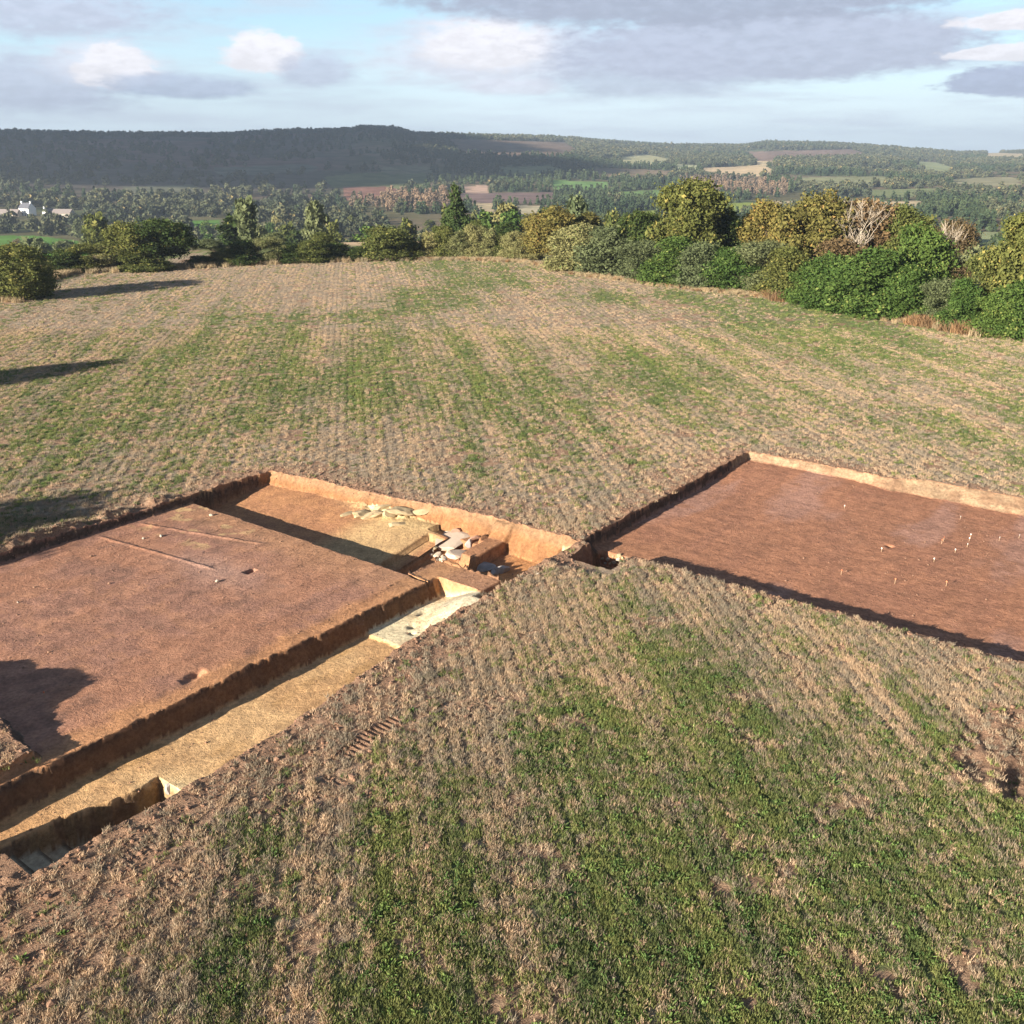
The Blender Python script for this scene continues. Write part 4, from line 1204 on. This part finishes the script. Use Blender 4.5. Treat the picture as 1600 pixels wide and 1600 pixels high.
# ------------------------------------------------------------------ houses
def box(v, f, x0, x1, y0, y1, z0, z1):
    o = len(v); v += [(x0, y0, z0), (x1, y0, z0), (x1, y1, z0), (x0, y1, z0), (x0, y0, z1), (x1, y0, z1), (x1, y1, z1), (x0, y1, z1)]
    f += [(o, o + 3, o + 2, o + 1), (o + 4, o + 5, o + 6, o + 7), (o, o + 1, o + 5, o + 4), (o + 1, o + 2, o + 6, o + 5), (o + 2, o + 3, o + 7, o + 6), (o + 3, o, o + 4, o + 7)]


def pmesh(name, v, f, mat, parent=None):
    me = bpy.data.meshes.new(name); me.from_pydata(v, [], f); me.update(); me.materials.append(mat)
    return link(name, me, parent)


M_WHITE = mat_plain('white_render', (.80, .79, .76), (.72, .71, .68), 1.5)
M_STONE = mat_plain('stone_wall', (.38, .33, .27), (.26, .22, .18), 1.5)
M_SLATE = mat_plain('slate_roof', (.11, .11, .125), (.075, .075, .085), 2)
M_BROWNROOF = mat_plain('weathered_roof', (.24, .20, .18), (.17, .145, .13), 2)
M_PINKROOF = mat_plain('clay_roof', (.46, .33, .27), (.38, .27, .22), 2)
M_GLASS = mat_plain('window_glass', (.05, .06, .075), (.035, .04, .05), 2, .2)


def house(name, x, y, rz, L, D, H, RH, wall, roof, label, cat, nwin=4, floors=2, chimneys=2):
    z = float(far_h(x, y)) - .4 if math.hypot(x, y) > 150 else 0
    root = bpy.data.objects.new(name, None); COL.objects.link(root); root.location = (x, y, z); root.rotation_euler = (0, 0, rz)
    tag(root, label, cat)
    a, b = L / 2, D / 2
    v = [(-a, -b, 0), (a, -b, 0), (a, b, 0), (-a, b, 0), (-a, -b, H), (a, -b, H), (a, b, H), (-a, b, H), (-a, 0, H + RH), (a, 0, H + RH)]
    pmesh('wall', v, [(0, 1, 5, 4), (2, 3, 7, 6), (1, 2, 6, 9, 5), (3, 0, 4, 8, 7)], wall, root)
    e = .35; th = .22; s = RH / b; v, f = [], []
    for sg in (-1, 1):
        o = len(v)
        yb_, zb = sg * (b + e), H - e * s
        v += [(-a + .12, yb_, zb + .02), (a - .12, yb_, zb + .02), (a - .12, 0, H + RH + .02), (-a + .12, 0, H + RH + .02),
              (-a + .12, yb_, zb + th), (a - .12, yb_, zb + th), (a - .12, 0, H + RH + th), (-a + .12, 0, H + RH + th)]
        f += [(o, o + 1, o + 2, o + 3), (o + 4, o + 7, o + 6, o + 5), (o, o + 4, o + 5, o + 1), (o + 1, o + 5, o + 6, o + 2), (o + 3, o + 2, o + 6, o + 7), (o, o + 3, o + 7, o + 4)]
    rf = pmesh('roof', v, f, roof, root)
    for i in range(chimneys):
        v, f = [], []; cx = (-a + .7) if i == 0 else (a - .7)
        box(v, f, cx - .45, cx + .45, -.55, .55, H + RH - .6, H + RH + 1.2); box(v, f, cx - .52, cx + .52, -.62, .62, H + RH + 1.2, H + RH + 1.35)
        pmesh('chimney', v, f, wall, rf)
    for fl in range(floors):
        for i in range(nwin):
            wx_ = -a + L * (i + .5) / nwin; wz_ = 1.0 + fl * 2.7
            if fl == 0 and i == nwin // 2:
                v, f = [], []; box(v, f, wx_ - .5, wx_ + .5, -b - .05, -b + .05, 0, 2.1); pmesh('door', v, f, M_GLASS, root); continue
            v, f = [], []; box(v, f, wx_ - .45, wx_ + .45, -b - .04, -b + .05, wz_, wz_ + 1.3); w = pmesh('window', v, f, M_GLASS, root)
            v, f = [], []
            for (x0, x1, z0, z1) in ((wx_ - .53, wx_ - .45, wz_ - .08, wz_ + 1.38), (wx_ + .45, wx_ + .53, wz_ - .08, wz_ + 1.38), (wx_ - .45, wx_ + .45, wz_ + 1.3, wz_ + 1.38), (wx_ - .45, wx_ + .45, wz_ - .08, wz_), (wx_ - .03, wx_ + .03, wz_, wz_ + 1.3)):
                box(v, f, x0, x1, -b - .07, -b + .04, z0, z1)
            pmesh('frame', v, f, wall, w)
    return root


def hit_near(px_, py_):
    d = px2dir(px_, py_); t = np.arange(16, 120, .03)
    X, Y, Zr = d[0] * t, d[1] * t, CH + d[2] * t
    m = np.nonzero(Zr < gz(X, Y))[0]
    k_ = m[0] if len(m) else len(t) - 1
    return float(X[k_]), float(Y[k_])


def hit(x, y):
    d = px2dir(x, y)
    for t in np.arange(60, 5000, 2.0):
        if CH + d[2] * t < float(far_h(d[0] * t, d[1] * t)) - .2 and math.hypot(d[0] * t, d[1] * t) > 230: return d[0] * t, d[1] * t
    return d[0] * 800, d[1] * 800


hx, hy = hit(44, 337); sc_ = math.hypot(hx, hy) / 780
house('farmhouse', hx, hy, R(-24), 10.5, 7.0, 5.8, 3.6, M_WHITE, M_SLATE, 'tall white farmhouse with slate roof, two chimneys and rows of windows', 'house')
hx2, hy2 = hit(16, 338); house('barn', hx2, hy2, R(-4), 16, 6, 2.8, 2.4, M_STONE, M_BROWNROOF, 'long low outbuilding left of the white farmhouse', 'outbuilding', 3, 1, 0)
hx3, hy3 = hit(78, 339); house('cottage', hx3, hy3, R(52), 8, 5.5, 3.2, 3.0, M_WHITE, M_SLATE, 'small cottage with a white gable right of the farmhouse', 'house', 2, 1, 1)
hx4, hy4 = hit(100, 339); house('barn', hx4, hy4, R(-6), 15, 8, 3.0, 2.6, M_STONE, M_BROWNROOF, 'stone barn with a brown roof, rightmost of the farm buildings', 'barn', 3, 1, 0)
hx5, hy5 = hit(1508, 377)
h5 = house('cottage', hx5, hy5, R(150), 8.5, 5.5, 3.4, 2.4, M_WHITE, M_PINKROOF, 'white gabled cottage peeping over the right hedge', 'house', 2, 1, 0)

# ------------------------------------------------------------------ stones in the dig
M_SLAB = mat_plain('pale_granite', (.50, .39, .285), (.46, .36, .27), 3)
M_CREAM = mat_plain('cream_rock', (.38, .29, .165), (.27, .195, .11), 3)
M_RED = mat_plain('reddish_stone', (.38, .22, .15), (.27, .16, .11), 3)
M_GREY = mat_plain('grey_stone', (.36, .32, .29), (.24, .21, .19), 3)
M_PEB = mat_plain('white_pebble', (.42, .35, .27), (.34, .28, .21), 6)
rs_ = np.random.default_rng(77)


def stone(px_, py_, z, rx, ry, rz_, rot, mat, label, group=None, sub=3, tilt=(0, 0), flat=None, rough=.35, lift=.0, name='stone'):
    X, Y = hit_near(px_, py_)
    me = rock_mesh(name, rs_, sub, rx, ry, rz_, rough, mat, flat)
    o = link(name, me); o.location = (X, Y, float(gz(X, Y)) + rz_ * .35 + lift); o.rotation_euler = (R(tilt[0]), R(tilt[1]), R(rot))
    return tag(o, label, 'stone', group)


GS = 'stones of the tomb in the back trench'
stone(702, 853, -1.4, 1.55, .9, .2, 46, M_SLAB, 'largest pale flat slab among the stones in the back trench', GS, 3, (4, -6), .55, lift=.12, name='stone_slab')
stone(718, 871, -1.4, .75, .55, .24, 20, M_SLAB, 'pale angular block touching the near side of the largest slab', GS, 3, (0, 8), .6, lift=.06)
stone(752, 887, -1.5, .95, .48, .2, -30, M_GREY, 'grey slab lying in shade beside the brown baulk', GS, 3, (5, 0), .6)
stone(787, 893, -1.4, .38, .3, .26, 10, M_GREY, 'dark boulder in the shaded corner beside the slot', GS)
stone(773, 897, -1.5, .28, .22, .2, 40, M_GREY, 'small dark boulder left of the shaded corner boulder', GS)
stone(716, 834, -1.3, .55, .24, .24, 50, M_RED, 'long reddish brown stone behind the largest slab', GS, 3, (0, 10))
stone(699, 834, -1.35, .22, .15, .14, 10, M_SLAB, 'small pale stone lying in the dark cut behind the largest slab', GS)
stone(744, 843, -1.35, .45, .2, .18, 36, M_RED, 'thin reddish stone right of the largest slab', GS)
stone(733, 852, -1.4, .3, .26, .26, 70, M_GREY, 'dark upright stone against the right side of the largest slab', GS)
stone(684, 868, -1.5, .3, .22, .15, 30, M_SLAB, 'pale broken piece at the left foot of the largest slab', GS, 2)
stone(693, 875, -1.5, .26, .2, .13, 80, M_SLAB, 'pale broken piece nearest the brown baulk', GS, 2)
stone(680, 858, -1.5, .2, .16, .11, 80, M_CREAM, 'cream fragment left of the largest slab', GS, 2)
for i in range(16):
    stone(672 + rs_.uniform(0, 38), 862 + rs_.uniform(0, 16), -1.5, *(rs_.uniform(.06, .14, 3)), rs_.uniform(0, 180), M_PEB if i % 3 else M_SLAB, 'small pale rubble piece scattered between the slab and the baulk', 'pale rubble beside the slab', 1)
GO = 'cream rocks of the outcrop in the back trench'
ol = [(545, 803, .5, .2, .12, 'low pinkish rock at the left tip of the cream outcrop'), (566, 803, .55, .25, .2, 'ragged cream rock second from the left in the outcrop'), (585, 806, .6, .3, .24, 'steep cream rock below the highest point of the outcrop'),
      (598, 795, .45, .3, .3, 'highest knobbly cream rock of the outcrop'), (612, 803, .35, .3, .26, 'cream rock with a dark hollow on its left'), (632, 800, .8, .4, .24, 'broad smooth cream rock in the middle of the outcrop'),
      (660, 800, .75, .22, .15, 'bright narrow rock at the top right of the outcrop'), (622, 818, .5, .25, .14, 'grey brown rock at the near foot of the outcrop')]
for (x, y, a, b, c_, lb) in ol:
    stone(x, y, -1.1, a * 1.5, b * 1.6, c_ * 1.15, 10 + rs_.uniform(-20, 25), M_CREAM, lb, GO, 3, (rs_.uniform(-15, 15), rs_.uniform(-12, 12)), rough=.9, lift=-.09, name='outcrop_rock')
for i, (x, y, s_) in enumerate(((942, 874, .12), (950, 876, .16), (958, 874, .13), (966, 877, .2), (968, 869, .16), (960, 880, .15), (973, 872, .14), (946, 881, .1), (954, 882, .12))):
    X, Y = px2ground(x, y, -.75)
    o = stone(x, y, -.75, s_, s_ * .8, s_ * .7, rs_.uniform(0, 180), M_PEB if i % 2 else M_CREAM, 'pale stone packed along the edge of the little pit by the corner', 'stones at the little pit by the corner', 2)
for (x, y, z, s_, lb) in ((840, 898, 0, .11, 'white stone on the grass right of the shaded slot'), (789, 961, 0, .09, 'white pebble, left one of two close together in the grass'), (811, 962, 0, .09, 'white pebble, leftmost of a close pair on the brown grass'), (829, 964, 0, .10, 'white pebble, right one of the row below the baulk'),
                          (339, 909, ZA, .10, 'white stone on the stripped floor left of the tiny square hole'), (330, 806, -1.2, .16, 'pale round stone in the shade of the back trench left corner'), (252, 838, ZA, .12, 'pale yellow stone by the faint earth ridge'), (224, 842, ZA, .10, 'small yellow stone left of another by the ridge'),
                          (28, 942, ZA, .07, 'tiny white stone near the left edge on stripped earth')):
    stone(x, y, z, s_, s_ * .8, s_ * .75, rs_.uniform(0, 180), M_PEB, lb, None, 2, name='pebble')
sx, sy = px2ground(262, 1238, -1.2)
stone(264, 1238, -1.3, .16, .12, .22, 30, M_GREY, 'grey upright stone at the corner of the deep cut', None, 3, (0, 5), lift=.0)

# ------------------------------------------------------------------ marker pegs on the second stripped area
M_TAG = mat_plain('white_card', (.62, .58, .52), (.55, .52, .47), 4)
M_OR = mat_plain('orange_tape', (.70, .22, .10), (.60, .18, .08), 4)
M_WOOD = mat_plain('peg_wood', (.42, .30, .18), (.32, .22, .13), 10)


def tag_peg(px_, py_, z, col_, label, group, Hh=.22):
    X, Y = hit_near(px_, py_)
    root = bpy.data.objects.new('marker_peg', None); COL.objects.link(root); root.location = (X, Y, float(gz(X, Y))); root.rotation_euler = (0, 0, rs_.uniform(-.6, .6))
    tag(root, label, 'peg', group)
    v, f = tubes([((0, 0, -.05), (0.01, 0, Hh), .013, .009)], 5); link('stake', build_mesh('stake', v, f, M_WOOD), root)
    vb, fb = [], []; h = .07
    box(vb, fb, -.026, .026, -.018, -.010, Hh - h, Hh); pmesh('tag', vb, fb, col_, root)


GP = 'white marker pegs on the second stripped area'
for (x, y, lb) in ((1377, 862, 'white marker peg standing alone on the left, near a grey streak'), (1459, 878, 'white marker peg nearest the camera below the cluster'), (1492, 864, 'white marker peg at the left foot of the cluster of three'), (1511, 855, 'lower marker peg of the tight cluster of three'),
                   (1514, 846, 'middle marker peg of the tight cluster of three'), (1516, 840, 'upper marker peg of the tight cluster of three'), (1561, 845, 'white marker peg second from the right edge'), (1592, 841, 'white marker peg nearest the right edge'), (1500, 812, 'white marker peg beside the small dark scrape'), (1319, 795, 'white marker peg towards the far bank, on its own')):
    tag_peg(x, y, ZG, M_TAG, lb, GP)
for (x, y, lb) in ((1471, 850, 'left orange marker of the pair beside the white cluster'), (1474, 846, 'right orange marker of the pair beside the white cluster'), (1478, 916, 'lone orange marker leaning in the lower middle of the floor'), (1398, 912, 'orange marker left of the leaning one'), (1314, 898, 'orange marker furthest left on the red floor')):
    tag_peg(x, y, ZG, M_OR, lb, 'orange markers on the second stripped area', .27)
tag_peg(70, 1090, ZA, M_OR, 'small red marker standing at the edge of the heap shadow', None, .25)

# ------------------------------------------------------------------ the cloud whose shadow lies on the left hillside
H_CL = 620.0


def cloud(cx, cy, hw, hd, label):
    ox, oy = lx * SH * (H_CL - 20), ly * SH * (H_CL - 20)
    rc_ = np.random.default_rng(3); V_, F_ = [], []; n = 0
    import bmesh
    for i in range(150):
        bm = bmesh.new(); bmesh.ops.create_icosphere(bm, subdivisions=2, radius=1)
        rr = rc_.uniform(110, 210); px_ = rc_.uniform(-1, 1); py_ = rc_.uniform(-1, 1)
        if px_ ** 2 + py_ ** 2 > 1.25: bm.free(); continue
        a = np.array([v.co[:] for v in bm.verts]) * np.array([rr * 1.3, rr * 1.3, rr * .34]); a[:, 2] = np.maximum(a[:, 2], -20)
        a += np.array([cx + px_ * hw, cy + py_ * hd, rc_.uniform(0, 30)])
        V_.append(a); F_.append(np.array([[v.index for v in f.verts] for f in bm.faces]) + n); n += len(a); bm.free()
    v = np.concatenate(V_); f = np.concatenate(F_); v[:, 0] -= ox; v[:, 1] -= oy; v[:, 2] += H_CL
    m, q, out = new_mat('cloud_vapour'); d = q.node('ShaderNodeBsdfDiffuse'); d.inputs[0].default_value = (.85, .86, .9, 1); q.l.new(d.outputs[0], out.inputs[0])
    o = link('cloud', build_mesh('cloud', v, f, m)); tag(o, label, 'cloud', kind='structure')


cloud(-1000, 1900, 900, 750, 'low cloud to the left whose shadow darkens the hillside')

# ------------------------------------------------------------------ haze
v, f = [], []
box(v, f, -4800, 4800, -400, 7300, -60, 128)
m, q, out = new_mat('haze_air')
pvn = q.node('ShaderNodeVolumePrincipled'); pvn.inputs['Color'].default_value = (.76, .88, 1.0, 1); pvn.inputs['Density'].default_value = .00015
pvn.inputs['Anisotropy'].default_value = .35
q.l.new(pvn.outputs[0], out.inputs['Volume'])
hz_ = pmesh('haze', v, f, m); tag(hz_, kind='stuff')
